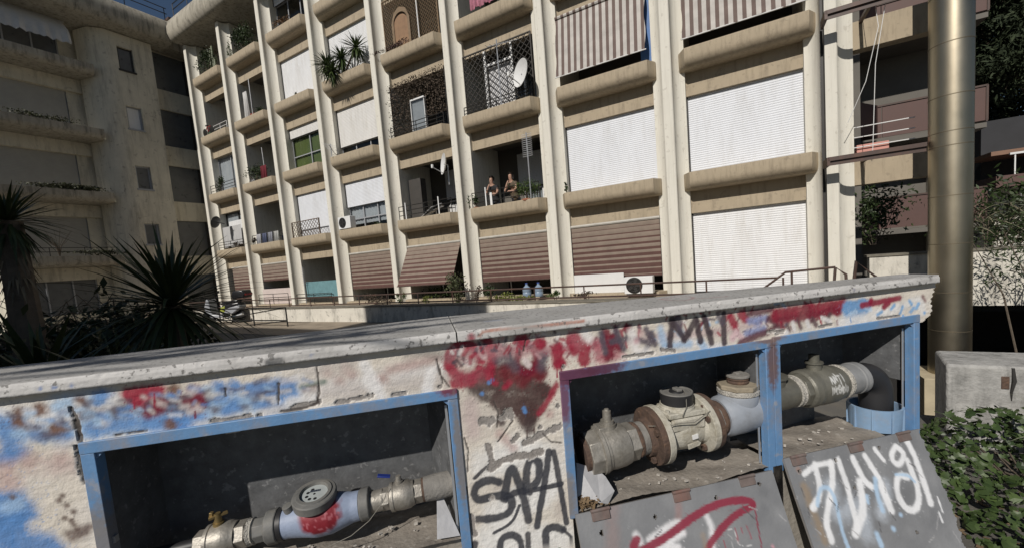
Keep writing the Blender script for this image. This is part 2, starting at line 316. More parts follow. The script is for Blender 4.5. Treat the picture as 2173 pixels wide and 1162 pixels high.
shutter(5, 1, fac(745, 440, .6)[1]); shutter(5, 2, fac(720, 316, .6)[1]); shutter(6, 2, fac(608, 300, .6)[1]); shutter(6, 4, P(4)+1.45)
def window(parent, x0, x1, y, z0, z1, cols=2, mid=False, fm=WHITEP, fw=.05, curtain=None, cm=CURT, cz=0.):
    b = MB(); b.box(x0, x1, y-.03, y+.03, z1-fw, z1).box(x0, x1, y-.03, y+.03, z0, z0+fw); w_ = (x1-x0)/cols
    for i in range(cols+1): b.box(max(x0, x0+i*w_-fw/2), min(x1, x0+i*w_+fw/2), y-.028, y+.028, z0+fw, z1-fw)
    if mid: b.box(x0+fw/2, x1-fw/2, y-.025, y+.025, (z0+z1)/2-.02, (z0+z1)/2+.02)
    f = b.build('window', fm, parent)
    for i in range(cols): xa, xb = x0+i*w_+fw/2, x0+(i+1)*w_-fw/2; MB().add([(xa, y, z0+fw), (xb, y, z0+fw), (xb, y, z1-fw), (xa, y, z1-fw)], [(0, 1, 2, 3)]).build('pane', GLASS, f)
    if curtain:
        g = MB(); nn = 40
        for i in range(nn+1):
            x = x0 + (x1-x0)*i/nn; yy = y+.06+.02*math.sin(i*2.1)
            g.v += [(x, yy, z0+cz), (x, yy, z1)]
        g.f = [(2*i, 2*i+2, 2*i+3, 2*i+1) for i in range(nn)]; g.build('curtain', cm, parent)
    return f
GREY = mat('grey_frame', (.32, .33, .35), .5, var=.06)
GREENC = mat('green_curtain', (.15, .185, .05), .9, var=.2, scale=4)
def ub(bay): return cpier(bay)+.40
# glazed bays
window(APT, ub(5), ub(5)+2.58, .72, P(1)-.1, fac(745, 440, .6)[1]+.04, cols=3, mid=True, fm=GREY, curtain=True, cz=.35)
window(APT, ub(5), ub(5)+2.58, .72, P(2)-.1, fac(720, 316, .6)[1]+.04, cols=3, fm=GREY, curtain=False)
window(APT, ub(6), ub(6)+2.58, .72, P(2)-.1, fac(608, 300, .6)[1]+.04, cols=2, mid=True, fm=GREY, curtain=True, cm=GREENC)
window(APT, ub(6), ub(6)+2.58, .72, P(4)-.1, P(4)+1.5, cols=3, fm=GREY, curtain=False)
window(APT, ub(8), ub(8)+2.58, .72, P(2)-.1, P(2)+2., cols=2, fm=GREY, curtain=True, cm=CURT)
window(APT, ub(8), ub(8)+2.58, .72, P(1)-.1, P(1)+2., cols=2, fm=DARK, curtain=True, cm=CURT)
# rear windows of the open loggias
for bay, k, x0, x1, hz in ((3, 1, 1.0, 2.5, .75), (4, 1, .9, 2.5, .8), (7, 1, .6, 2.2, 2.), (7, 2, .6, 2.2, 2.), (7, 3, .7, 2.3, 2.), (8, 3, 1.2, 2.4, 2.), (4, 3, .5, 2., 2.), (3, 3, .5, 2.3, 2.), (7, 4, .5, 2., 2.), (8, 4, .5, 2., 2.), (6, 0, 1., 2.2, 2.), (3, 2, .4, 2.4, 2.1), (4, 2, .6, 2., 2.)):
    window(APT, ub(bay)+x0, ub(bay)+x1, 2.24, P(k)-.25, P(k)+hz, cols=2, curtain=True, cz=.1)
for bay, zt, zb_ in ((4, P(1)+2., P(1)+.85), (3, P(1)+2., P(1)+.78)):
    link('roller_shutter', slats(1.75, zt-zb_).mesh('rear_shutter'), WHITE, APT, loc=(ub(bay)+.85, 2.1, zt))
link('roller_shutter', slats(1.3, 1.5).mesh('rear_shutter'), WHITE, APT, loc=(ub(8)+.3, .66, P(1)+1.55))

# ---------------------------------------------------------------- roof furniture and railing above the cornice
rail = fthing('roof_railing', 'thin black pipe railing along the roof edge above the inner corner', 'railing', -15.2, -.25, TOP+1.24)
b = MB()
for z in (.45, .72): b.tube([(0, 0, z), (12, 0, z)], .022, 6)
b.build('rail', BLACKM, rail); b = MB()
for i in range(9): b.tube([(i*1.5, 0, -.05), (i*1.5, 0, .73)], .02, 6)
b.build('post', BLACKM, rail)
pent = fthing('roof_penthouse', 'pale rooftop room with overhanging slab above the corner of the block', 'building', -16.0, 2.6, TOP+1.25)
MB().box(-.2, 5, .0, 4, 0, 2.2).build('wall', CREAM, pent); MB().box(-1.0, 5.4, -1.0, 4.5, 2.2, 2.75).build('roof', TAN, pent)
ch = fthing('chimney', 'white rooftop chimney with brown cap against the blue sky', 'chimney', -18.6, 1.2, TOP+1.25)
MB().box(-.35, .35, -.35, .35, 0, 1.5).build('stack', CREAM, ch, .01); MB().box(-.45, .45, -.45, .45, 1.5, 1.62).build('cap', BROWN, ch, .01)

# ================================================================== shaded wing on the left
WG = fthing('apartment_wing', 'shaded wing of the block with long planter balconies and a stair tower of small windows', 'building', 0, 0, 0)
UL = -16.31
# stair tower wall around four small windows (faces +u)
wins = [(P(k)+.45, P(k)+1.60) for k in (0, 1, 2, 3)]
wins = [(3.93, 5.0), (6.73, 7.9), (9.70, 10.83), (12.55, 13.68)]
zs = [0] + [z for w_ in wins for z in w_] + [TOP]
MB().prism([(UL-1.2, -3.55), (UL-.35, -3.3), (UL, -2.85), (UL, -2.40), (UL-1.2, -2.40)], 0, TOP).build('tower_wall', WING, WG)
MB().box(UL-1.2, UL, -1.80, -1.0, 0, TOP).build('tower_wall', WING, WG)
for i in range(0, len(zs), 2): MB().box(UL-1.2, UL-.002, -2.399, -1.801, zs[i], zs[i+1]).build('tower_wall', WING, WG)
DGLASS = mat('dusty_pane', (.10, .105, .11), .3, var=.2)
for i, (z0, z1) in enumerate(wins):
    f = MB().box(UL-.2, UL-.12, -2.398, -2.33, z0, z1).box(UL-.2, UL-.12, -1.87, -1.802, z0, z1).box(UL-.2, UL-.12, -2.33, -1.87, z1-.06, z1).box(UL-.2, UL+.05, -2.44, -1.76, z0-.05, z0+.03).build('window', GREY if i != 3 else DARK, WG)
    MB().box(UL-.18, UL-.15, -2.33, -1.87, z0+.03, z1-.06).build('pane', DGLASS if i != 2 else WHITE, f)
# balconies (planter parapets running along d)
for k in range(0, 5):
    sec = [(UL+.0, 0), (UL, -.2)] + [(UL-.25*(1-math.cos(t)), -.2-.25*math.sin(t)) for t in [math.pi/2*i/6 for i in range(1, 7)]] + [(UL-1.5, -.45), (UL-1.5, -.3), (UL-.3, -.3), (UL-.3, 0)]
    MB().prism([(u, z+P(k)) for u, z in sec], -6.95, -3.34, axis=1).build('balcony', CONC, WG)
    MB().box(UL-1.75, UL-1.55, -6.95, -3.3, P(k)-.4, P(k)+.35).build('wall', WING, WG)
    if k < 4: MB().box(UL-1.6, UL-1.3, -6.95, -3.3, P(k)+1.95, P(k)+2.54).build('lintel', WING, WG)
    if k in (1, 2, 3): link('roller_shutter', slats(2.5, 2.0, .07).mesh('wing_shutter'), mat('grey_shutter', (.34, .33, .30), .7, var=.08), WG, loc=(UL-1.52, -4.1, P(k)+1.96), rz=R(-90))
    for x0, x1 in ((-6.95, -6.6), (-4.05, -3.3)): MB().box(UL-1.75, UL-1.5, x0, x1, P(k)+.35, P(k)+1.95).build('wall', WING, WG)
    f = MB().box(UL-1.7, UL-1.64, -6.6, -4.05, P(k)+.35, P(k)+1.95).build('pane', DGLASS, WG)
    b = MB()
    for y in (-6.6, -5.75, -4.9, -4.09): b.box(UL-1.63, UL-1.57, y, y+.05, P(k)+.35, P(k)+1.95)
    b.build('window', GREY, WG)
MB().box(UL-4, UL-1.76, -6.95, -3.3, 0, TOP).build('core', WING, WG); MB().box(UL-6, UL-1.2, -3.3, 2.4, 0, TOP).build('core', WING, WG)
# recessed glazed link
for k in range(0, 5):
    z0 = P(k)-.1
    MB().box(UL-.9, UL-.75, -.98, .75, z0, z0+1.95).build('pane', DGLASS, WG); MB().box(UL-1.0, UL-.72, -.98, -.86, z0, z0+1.95).build('window_jamb', DARK, WG); MB().box(UL-1, UL-.72, .63, .75, z0, z0+1.95).build('window_jamb', DARK, WG)
    MB().box(UL-1.1, UL-.62, -1.0, .76, z0+1.95, z0+3.0 if k < 4 else TOP).build('spandrel', WING, WG)
MB().box(UL-1.1, UL-.62, -1.0, .76, 0, .34).build('spandrel', WING, WG)
MB().box(UL-1.1, -15.45, .77, 1.2, 0, TOP).build('wall', WING, WG)
# wing cornice
b = MB().prism([(UL+.0 - (d+.0) - .0, z) for d, z in [(2.5, TOP+.02), (-.36-.3, TOP+.06), (-.5-.3, TOP+.16), (-.6-.3, TOP+.42), (-.59-.3, TOP+.75), (-.5-.3, TOP+1.05), (-.36-.3, TOP+1.2), (-.1, TOP+1.24), (6, TOP+1.25), (6, TOP+.02)]], -7.3, -.35, axis=1)
b.build('cornice', CONC, WG); MB().box(UL-6, UL+.2, -.349, 2.4, TOP+.03, TOP+1.2).build('cornice', CONC, WG)
rw = fthing('roof_railing', 'thin black pipe railing along the roof edge of the shaded wing', 'railing', UL+.5, -.3, TOP+1.2); b = MB()
for z in (.45, .72): b.tube([(0, 0, z), (0, -7, z)], .022, 6)
b.build('rail', BLACKM, rw); b = MB()
for i in range(5): b.tube([(0, -i*1.6-.1, -.05), (0, -i*1.6-.1, .73)], .02, 6)
b.build('post', BLACKM, rw)
aw = fthing('awning', 'pale torn awning hanging over the top balcony of the shaded wing', 'awning', UL-.15, -4.0, P(4)+1.75)
b = MB(); nn = 30
for i in range(nn+1):
    y = -2.9*i/nn; j = .05*math.sin(i*1.7)+.03*math.sin(i*.9)
    b.v += [(-.55, y, .1), (.05+j*.3, y, -.45), (.2+j, y, -.75), (.27+j, y, -1.15-.04*math.sin(i*2.3))]
for i in range(nn):
    for c in range(3): b.f.append((4*i+c, 4*i+c+1, 4*i+4+c+1, 4*i+4+c))
b.build('canopy', mat('awning_canvas', (.55, .54, .52), .9, var=.1), aw)
MB().tube([(-.55, .05, .12), (-.55, -3, .12)], .03, 6).build('roller', ALU, aw)
# ================================================================== the meter wall in the foreground
MW = thing('meter_wall', 'low graffiti-covered wall with stone coping and three open blue-framed meter compartments', 'wall', (0, 0, 0), RZW)
Y0 = WDIST
def vnoise(X, Y, sc, seed=0):
    g = np.random.default_rng(seed); T = g.uniform(-1, 1, (256, 256)); x = X*sc; y = Y*sc; i = np.floor(x).astype(int); j = np.floor(y).astype(int); u = x-i; v = y-j; u = u*u*(3-2*u); v = v*v*(3-2*v)
    t = lambda a, b_: T[a % 256, b_ % 256]
    return (t(i, j)*(1-u)+t(i+1, j)*u)*(1-v) + (t(i, j+1)*(1-u)+t(i+1, j+1)*u)*v
class Canvas:
    """per-vertex paint and relief on a dense sheet, in the sheet's own metres"""
    def __init__(s, X, Y, base):
        s.X = X; s.Y = Y; s.col = np.tile(np.array(base, float), (len(X), 1)); s.dep = np.zeros(len(X)); g = np.random.default_rng(3); s.n = g.normal(size=len(X)); s.w1 = vnoise(X, Y, 38, 1)*.6+vnoise(X, Y, 90, 2)*.4; s.w2 = vnoise(X, Y, 60, 3)*.6+vnoise(X, Y, 150, 4)*.4
    def near(s, pts, r):
        xs_ = [p[0] for p in pts]; ys_ = [p[1] for p in pts]; return np.flatnonzero((s.X > min(xs_)-r) & (s.X < max(xs_)+r) & (s.Y > min(ys_)-r) & (s.Y < max(ys_)+r))
    def dist(s, pts, k):
        X, Y = s.X[k], s.Y[k]; d = np.full(len(X), 9.)
        if len(pts) == 1: return np.hypot(X-pts[0][0], Y-pts[0][1])
        for (ax, ay), (bx, by) in zip(pts[:-1], pts[1:]):
            vx, vy = bx-ax, by-ay; L2 = vx*vx+vy*vy+1e-12; q = np.clip(((X-ax)*vx+(Y-ay)*vy)/L2, 0, 1); d = np.minimum(d, np.hypot(X-ax-q*vx, Y-ay-q*vy))
        return d
    def mix(s, k, a, col): a = np.clip(a, 0, 1)[:, None]; s.col[k] = s.col[k]*(1-a) + np.array(col)*a
    def spray(s, pts, col, r, soft=.5, op=.95, grain=.10):
        pts = [(float(p[0]), float(p[1])) for p in pts]
        for _ in range(2 if len(pts) > 2 else 0):
            q = [pts[0]]
            for p0, p1 in zip(pts[:-1], pts[1:]): q += [(p0[0]*.75+p1[0]*.25, p0[1]*.75+p1[1]*.25), (p0[0]*.25+p1[0]*.75, p0[1]*.25+p1[1]*.75)]
            pts = q + [pts[-1]]
        k = s.near(pts, r*1.25)
        if not len(k): return
        d = s.dist(pts, k)/r + s.w1[k]*.18; a = np.clip((1-d)/max(soft, .02), 0, 1); a = a*a*(3-2*a); s.mix(k, a*op*(1+grain*s.n[k]*(a < .95)), col)
        hk = s.near(pts, r*2)                                   # fine overspray dots round the stroke
        if soft < .95:
            d = s.dist(pts, hk)/r; a = (np.abs(s.n[hk]) > 2.1)*np.clip(1.9-d, 0, 1)*.5*op; s.mix(hk, a, col)
    def peel(s, pts, r, depth=.003, col=(.27, .25, .235), jag=.45):
        pts = [(float(p[0]), float(p[1])) for p in pts]; k = s.near(pts, r*2.2)
        if not len(k): return
        d = s.dist(pts, k) + r*(jag+.2)*s.w2[k]; m = k[d < r]; rim = k[(d >= r) & (d < r+.003)]; s.dep[m] = np.maximum(s.dep[m], depth); s.col[m] = np.array(col)*(1+.12*s.n[m])[:, None]; s.col[rim] = s.col[rim]*.5 + np.array([.75, .72, .68])*.5
    def crack(s, pts, r=.003, depth=.003):
        pts = [(float(p[0]), float(p[1])) for p in pts]; k = s.near(pts, r*4)
        if not len(k): return
        d = s.dist(pts, k)+.0014*s.w2[k]; a = np.clip((r-d)/.0015+.3, 0, 1); s.dep[k] = np.maximum(s.dep[k], a*depth); s.mix(k, a*.9, (.07, .06, .055))
def axis_vals(parts):
    out = [np.array([parts[0][0]])]
    for a, b_, st in parts: n_ = max(1, int(round((b_-a)/st))); out.append(np.linspace(a, b_, n_+1)[1:])
    return np.concatenate(out)
def sheet(name, xs, ys, keep, canvas, place, m, parent, skirt=.03, sdir=(0, 1, 0), attr='paint'):
    """grid sheet with holes, vertex colours and a skirt behind every border"""
    nx, ny = len(xs), len(ys); V = place(canvas.X, canvas.Y, canvas.dep); idx = np.arange(nx*ny).reshape(nx, ny)
    q = np.stack([idx[:-1, :-1], idx[1:, :-1], idx[1:, 1:], idx[:-1, 1:]], -1).reshape(-1, 4)[keep.ravel()]
    E = np.concatenate([q[:, [0, 1]], q[:, [1, 2]], q[:, [2, 3]], q[:, [3, 0]]]); key = np.sort(E, 1); k1 = key[:, 0].astype(np.int64)*len(V)+key[:, 1]
    _, inv, cnt = np.unique(k1, return_inverse=True, return_counts=True); be = E[cnt[inv] == 1]
    V2 = V + np.array(sdir)*skirt; Vall = np.concatenate([V, V2]); sk = np.stack([be[:, 1], be[:, 0], be[:, 0]+len(V), be[:, 1]+len(V)], 1)
    Q = np.concatenate([q, sk]); used = np.unique(Q); remap = np.full(len(Vall), -1); remap[used] = np.arange(len(used)); me = npmesh(name, Vall[used], remap[Q])
    ca = me.color_attributes.new(attr, 'FLOAT_COLOR', 'POINT'); cc = np.concatenate([canvas.col, np.tile([.24, .22, .2], (len(V), 1))])[used]
    ca.data.foreach_set('color', np.concatenate([np.clip(cc, 0, 1), np.ones((len(cc), 1))], 1).astype(np.float32).ravel())
    me.polygons.foreach_set('use_smooth', [True]*len(me.polygons)); me.set_sharp_from_angle(angle=R(50))
    return link(name, me, m, parent)
RED = (.30, .018, .045); MAR = (.085, .03, .035); DRK = (.045, .048, .06); BLU = (.10, .24, .52); LBL = (.30, .50, .72); WHT = (.78, .77, .75); PNK = (.45, .30, .28); BRN = (.16, .085, .06); PLA = (.66, .61, .54)
xs = axis_vals([(-2.4, -1.36, .04), (-1.36, 2.26, .0036)]); zs_ = axis_vals([(-.1, .56, .05), (.56, 1.346, .0036)])
GX, GZ = np.meshgrid(xs, zs_, indexing='ij'); cv = Canvas(GX.ravel(), GZ.ravel(), PLA)
def ZC(x0, y0, sc, off=0.):
    return lambda *p: [wal(x0+a/sc, y0+b_/sc, off) for a, b_ in p]
A = ZC(0, 760, 2.891); Bz = ZC(400, 760, 2.89); Cz = ZC(900, 640, 2.225); Dz = ZC(1180, 640, 2.2269); Ez = ZC(1600, 580, 1.9965)
g3 = np.random.default_rng(11)
# dirty grey-white streaks everywhere
for i in range(110):
    x, z = g3.uniform(-1.4, 2.2), g3.uniform(.55, 1.34); c = [(.72, .69, .65), (.54, .48, .42), (.48, .42, .38), (.70, .66, .62)][i % 4]; cv.spray([(x, z), (x+g3.uniform(-.12, .12), z+g3.uniform(-.05, .05))], c, g3.uniform(.03, .09), 1., .5)
G3 = ZC(0, 680, 1.512); G1 = ZC(880, 590, 1.3034)
def paint(Zf, items):
    for col, r_, soft, op, *polys in items:
        for p in polys: cv.spray(Zf(*p), col, r_*1.6, soft, op)
VIO = (.09, .075, .10); SKY = (.34, .50, .70); DRED = (.17, .012, .03)
# left band: pale wash, blues, violet smear, reds, brown dots
paint(G3, [(SKY, .045, 1, .7, ((0, 340), (230, 335), (500, 310), (700, 280), (930, 235))), ((.26, .30, .40), .03, 1, .55, ((230, 310), (420, 290), (640, 275), (900, 235))), ((.70, .68, .67), .035, 1, .8, ((0, 300), (230, 300)), ((560, 330), (900, 290)), ((960, 230), (1420, 150))),
  (SKY, .034, 1, .75, ((0, 330), (60, 350), (230, 340)), ((270, 345), (500, 320), (680, 300)), ((700, 290), (930, 230)), ((200, 260), (330, 250))),
  (BLU, .026, .9, .85, ((20, 330), (30, 430)), ((120, 360),), ((300, 345), (420, 325)), ((328, 245),), ((480, 330), (640, 310)), ((860, 265), (940, 240)), ((60, 420), (10, 440))),
  (BLU, .020, .8, .9, ((700, 212),), ((752, 208),), ((800, 220), (930, 200)), ((205, 375),), ((560, 300), (580, 335)), ((730, 290), (760, 270))),
  ((.15, .20, .33), .018, .9, .7, ((800, 235), (900, 225)), ((650, 270), (700, 260)), ((120, 375), (180, 360))),
  (VIO, .017, 1, .8, ((255, 305), (330, 290), (420, 272), (620, 250), (680, 262)), ((150, 362), (190, 348)), ((470, 285), (640, 280)), ((785, 272),), ((862, 250),), ((690, 285),), ((480, 262), (560, 270))),
  ((.60, .58, .57), .018, 1, .75, ((90, 335), (200, 330)), ((190, 402), (245, 392)), ((640, 335), (760, 312)), ((850, 292), (900, 285)), ((330, 325),), ((590, 235),), ((370, 255), (400, 250))),
  (BRN, .0175, .8, .92, ((62, 296), (62, 306)), ((130, 282), (130, 292)), ((258, 256),), ((558, 220),), ((548, 332),), ((180, 342), (228, 328)), ((60, 330),)),
  (RED, .021, .7, .95, ((418, 236), (505, 222)), ((440, 252), (450, 240))), (DRED, .019, .8, .9, ((480, 292), (505, 280)), ((622, 226), (634, 240)), ((628, 282),), ((600, 255), (640, 262)), ((515, 262),)),
  ((.13, .19, .16), .010, .9, .85, ((968, 212), (1040, 195))), ((.24, .16, .15), .012, .9, .7, ((980, 222), (1010, 215))),
  ((.42, .29, .27), .020, 1, .7, ((1050, 165),), ((1092, 192),), ((1232, 190),), ((1130, 172), (1110, 150)), ((1250, 160), (1400, 120)), ((1200, 195), (1230, 180))),
  ((.50, .46, .44), .03, 1, .6, ((1040, 230), (1160, 220)), ((1250, 210), (1420, 190)), ((1000, 160), (1130, 130))),
  ((.78, .77, .77), .018, .8, .85, ((1170, 142), (1222, 235)), ((1382, 165), (1370, 215)), ((1180, 190), (1200, 220)), ((930, 262), (1000, 250))),
  (PNK, .032, 1, .7, ((20, 470), (25, 520)), ((92, 450),), ((192, 450),)), ((.5, .4, .38), .03, 1, .5, ((30, 540),), ((150, 470), (240, 470))),
  (BLU, .045, .6, .96, ((0, 610), (50, 605)), ((10, 640), (30, 680), (70, 720), (130, 735))), ((.36, .52, .72), .02, .9, .7, ((60, 585), (20, 600))),
  ((.13, .09, .075), .008, .9, .85, ((200, 560),), ((190, 575),), ((214, 592),), ((236, 612),), ((208, 632),), ((246, 668),), ((228, 640), (238, 655)), ((40, 565),)), ((.13, .09, .08), .014, 1, .8, ((220, 682), (290, 660)), ((235, 695), (275, 680)))])
# pillar ground, dark smear and red rings
cv.spray(Cz((300, 760), (560, 700), (600, 900), (300, 1000), (480, 1100), (250, 1120), (650, 1130)), WHT, .09, .7, .9)
cv.spray(Cz((220, 480), (230, 620)), (.52, .42, .41), .05, 1, .7); cv.spray(Cz((590, 530),), PNK, .03, 1, .7); cv.spray(Cz((360, 620), (420, 690)), PNK, .03, 1, .6)
SM = (.075, .042, .040)
paint(G1, [((.60, .48, .47), .04, 1, .7, ((110, 200), (400, 190), (540, 200))), (SM, .033, .6, .96, ((172, 288), (235, 292), (300, 295), (352, 312)), ((232, 335), (290, 355)), ((300, 340), (316, 385)), ((345, 320), (330, 365)), ((210, 265), (330, 262))), ((.06, .04, .04), .018, .7, .9, ((320, 395), (318, 415)), ((170, 305), (195, 330)), ((250, 365), (238, 392))),
  ((.15, .022, .03), .026, .8, .9, ((240, 262), (345, 262)), ((260, 250), (300, 285)), ((330, 245), (345, 265))), (RED, .012, .8, .9, ((392, 295), (372, 335), (345, 372)), ((205, 275), (225, 290)), ((250, 300), (262, 290))),
  (RED, .0165, .75, .95, tuple((140+44*math.cos(q), 228+48*math.sin(q)) for q in [i*.45 for i in range(1, 15)])), (RED, .017, .7, .95, ((195, 150), (205, 190), (218, 225), (205, 262)), ((112, 290), (160, 282)), ((100, 210), (95, 240))), ((.32, .06, .09), .03, 1, .6, ((120, 270), (180, 270))),
  (DRED, .014, .8, .92, tuple((310+27*math.cos(q), 224+38*math.sin(q)) for q in [i*.45 for i in range(0, 15)])), (VIO, .02, .9, .8, ((240, 190), (270, 200), (230, 225)), ((285, 175), (320, 180)), ((255, 215), (280, 245)), ((345, 175), (355, 215)), ((360, 210), (350, 245))),
  ((.68, .60, .59), .011, .7, .85, ((138, 225), (150, 235)), ((306, 228), (315, 240)), ((178, 195), (190, 215))), (BLU, .007, .7, .9, ((205, 288),), ((302, 358), (306, 368)), ((186, 318),), ((215, 280),))])
# right band
paint(G1, [((.42, .20, .22), .024, 1, .7, ((100, 215), (230, 200), (400, 195), (560, 180))), ((.34, .10, .13), .02, 1, .7, ((420, 185), (560, 180)), ((990, 105), (1180, 85))), ((.5, .36, .37), .02, 1, .6, ((560, 175), (850, 145)), ((860, 140), (1000, 118)))])
for i in range(200):
    x = g3.uniform(100, 1190); y = 205-.118*(x-100)+g3.uniform(-32, 38); c = [RED, VIO, (.72, .69, .68), DRED, (.5, .3, .32), (.12, .06, .07), SKY if x > 640 else RED][i % 7]; cv.spray(G1((x, y), (x+g3.uniform(-14, 14), y+g3.uniform(-22, 22))), c, g3.uniform(.004, .012), .8, .75)
for i in range(110):
    x = g3.uniform(20, 1000); y = 285-.125*x+g3.uniform(10, 90); c = [BLU, SKY, VIO, (.70, .69, .69), (.2, .27, .42), (.62, .58, .56)][i % 6]; cv.spray(G3((x, y), (x+g3.uniform(-30, 40), y+g3.uniform(-12, 8))), c, g3.uniform(.009, .02), 1, .6)
paint(G1, [(RED, .021, .6, .95, ((392, 195), (395, 225)), ((402, 235),), ((435, 168), (450, 165), (442, 195)), ((470, 185), (468, 225)), ((300, 172),), ((348, 180),)), ((.38, .10, .13), .024, .9, .75, ((440, 160), (455, 180)), ((505, 185), (510, 215)), ((560, 205), (530, 220))),
  (DRED, .018, .7, .93, ((530, 150), (545, 190), (535, 218)), ((588, 138),), ((556, 165), (565, 190))), (VIO, .012, .8, .9, ((515, 150), (528, 205)), ((556, 140), (578, 195)), ((545, 175), (585, 165)), ((640, 140), (655, 175), (640, 195)), ((655, 150), (665, 182)), ((600, 165), (640, 175))),
  ((.76, .73, .72), .019, .9, .85, ((600, 148), (612, 195)), ((470, 150), (480, 165)), ((640, 200), (620, 210)), ((720, 175), (780, 178)), ((850, 185), (800, 190))), ((.5, .27, .30), .014, .9, .7, ((612, 172),), ((580, 215),), ((625, 150),)),
  (SKY, .017, .9, .8, ((680, 140), (690, 190)), ((700, 185), (760, 182)), ((790, 175), (800, 190)), ((735, 150),)), ((.055, .04, .05), .0115, .6, .95, ((712, 112), (706, 186)), ((714, 120), (745, 165)), ((778, 112), (745, 172)), ((780, 118), (790, 172)), ((800, 106), (822, 178)), ((818, 150),), ((855, 98), (856, 178))), (VIO, .014, .8, .85, ((840, 105), (852, 120)), ((730, 110), (735, 135))),
  (RED, .017, .7, .93, ((872, 104), (884, 128)), ((905, 98), (915, 112))), ((.62, .42, .46), .016, .9, .8, ((890, 150), (905, 165)), ((880, 165),)), ((.22, .27, .50), .017, .9, .85, ((928, 118), (970, 108)), ((920, 152), (965, 140)), ((950, 125),)), ((.11, .035, .05), .015, .8, .9, ((925, 96), (990, 86)), ((900, 178), (955, 155), (1012, 132)), ((980, 110), (1000, 125))),
  ((.25, .018, .04), .025, .6, .96, ((1000, 100), (1080, 90), (1180, 72))), ((.19, .015, .035), .018, .8, .92, ((1010, 116), (1060, 110), (1140, 96)), ((1080, 80), (1100, 100)), ((1150, 85), (1172, 95))), ((.10, .05, .06), .011, .8, .85, ((1030, 128), (1036, 142)), ((1060, 115), (1068, 135)), ((1100, 112), (1110, 128)), ((1148, 100), (1140, 118))), ((.72, .70, .70), .010, .8, .85, ((1045, 122), (1050, 140)), ((1085, 118), (1090, 132)), ((1125, 108), (1150, 118)), ((1000, 145), (1030, 148))),
  ((.15, .32, .58), .024, .5, .97, ((1196, 82), (1258, 68), (1232, 100), (1200, 105))), ((.40, .55, .73), .010, .8, .85, ((1205, 98), (1220, 92)), ((1245, 78), (1262, 88))), ((.74, .73, .72), .022, .9, .9, ((1265, 100), (1330, 85), (1400, 55), (1405, 90)), ((1180, 118), (1250, 108))),
  ((.24, .012, .04), .013, .7, .95, ((1238, 74), (1290, 64), (1340, 54)), ((1298, 78), (1310, 70)), ((1262, 62),)), ((.20, .40, .67), .008, .8, .9, ((1280, 100), (1292, 92)), ((1318, 84), (1326, 74)), ((1342, 98), (1350, 78)), ((1368, 62), (1374, 72)), ((1394, 70), (1388, 82)), ((1350, 104),), ((1410, 95),), ((1372, 92), (1380, 82))), ((.2, .1, .1), .010, 1, .8, ((1405, 50), (1412, 62)))])
# black tag letters on the pillar
INK = (.035, .038, .05)
for p, r_ in [(((355, 850), (300, 838), (250, 862), (232, 905), (255, 938), (330, 915), (395, 912), (420, 950), (400, 1000), (330, 1022), (238, 1026)), .0155),
              (((380, 930), (392, 830), (415, 775), (440, 830), (470, 920), (495, 1030)), .0155), (((385, 920), (450, 890), (500, 900)), .012),
              (((485, 880), (480, 800), (500, 735), (540, 745), (548, 800), (530, 860), (470, 890)), .015), (((590, 705), (570, 850), (532, 1058)), .013), (((612, 705), (640, 850), (672, 1040)), .011), (((500, 890), (650, 858)), .010),
              (((240, 830), (300, 770), (350, 765)), .007), (((330, 1090), (420, 1040), (450, 960)), .006),
              (((230, 1170), (238, 1140)), .014), (((358, 1170), (362, 1115), (420, 1092), (455, 1120), (462, 1170)), .013), (((492, 1170), (490, 1095)), .012), (((575, 1135), (570, 1080), (610, 1055), (655, 1075)), .015), (((655, 1075), (700, 1110), (720, 1160)), .006)]:
    cv.spray(Cz(*p), INK, r_*1.2, .38, .94)
# runs of paint
for Zf, x, y, L_, c in [(G1, 128, 275, 26, RED), (G1, 215, 262, 30, RED), (G1, 393, 240, 34, RED), (G1, 405, 240, 22, DRED), (G1, 470, 228, 20, RED), (G1, 545, 200, 24, DRED), (G1, 1012, 120, 18, RED), (G1, 1062, 112, 22, DRED), (G1, 1120, 105, 18, RED), (G1, 1205, 108, 14, BLU), (G1, 330, 410, 40, SM), (G1, 310, 420, 30, SM), (G3, 430, 250, 30, RED), (G3, 495, 235, 40, RED), (G3, 625, 290, 22, DRED), (G3, 40, 660, 60, BLU), (G3, 310, 350, 20, BLU)]: cv.spray(Zf((x, y), (x+1.5, y+L_)), c, .0032, .5, .9)
# peeled render, torn lower edges and cracks
for p, r_ in [(((275, 560), (320, 560), (310, 580)), .013), (((370, 545), (400, 515), (410, 540)), .011), (((305, 680), (320, 740), (310, 790), (370, 750), (440, 725), (500, 725), (550, 705)), .012), (((420, 655), (440, 630),), .010), (((480, 670), (560, 620), (635, 590)), .013), (((550, 590),), .010), (((320, 920),), .008), (((220, 1010), (225, 1060), (240, 1100)), .011), (((635, 490),), .008)]: cv.peel(Cz(*p), r_)
for p in [((1300, 385), (1540, 362)), ((1590, 352),)]: cv.peel(A(*p), .009, .004)
for p in [((145, 383), (370, 360)), ((640, 300), (800, 265)), ((910, 270), (1130, 225)), ((1100, 225),), ((1260, 220), (1330, 210)), ((1540, 175),)]: cv.peel(Bz(*p), .008, .004)
for p in [((500, 225), (560, 232)), ((320, 260), (460, 240)), ((40, 305),), ((1040, 150), (1075, 140))]: cv.peel(Dz(*p), .007, .004)
for p in [((280, 225), (330, 215)), ((130, 240), (60, 248)), ((520, 190), (620, 178))]: cv.peel(Ez(*p), .006, .004)
cv.peel(A((480, 560), (500, 700), (525, 750)), .010, .004, (.16, .15, .14)); cv.peel(A((460, 390), (485, 470)), .006, .004, (.14, .13, .12))
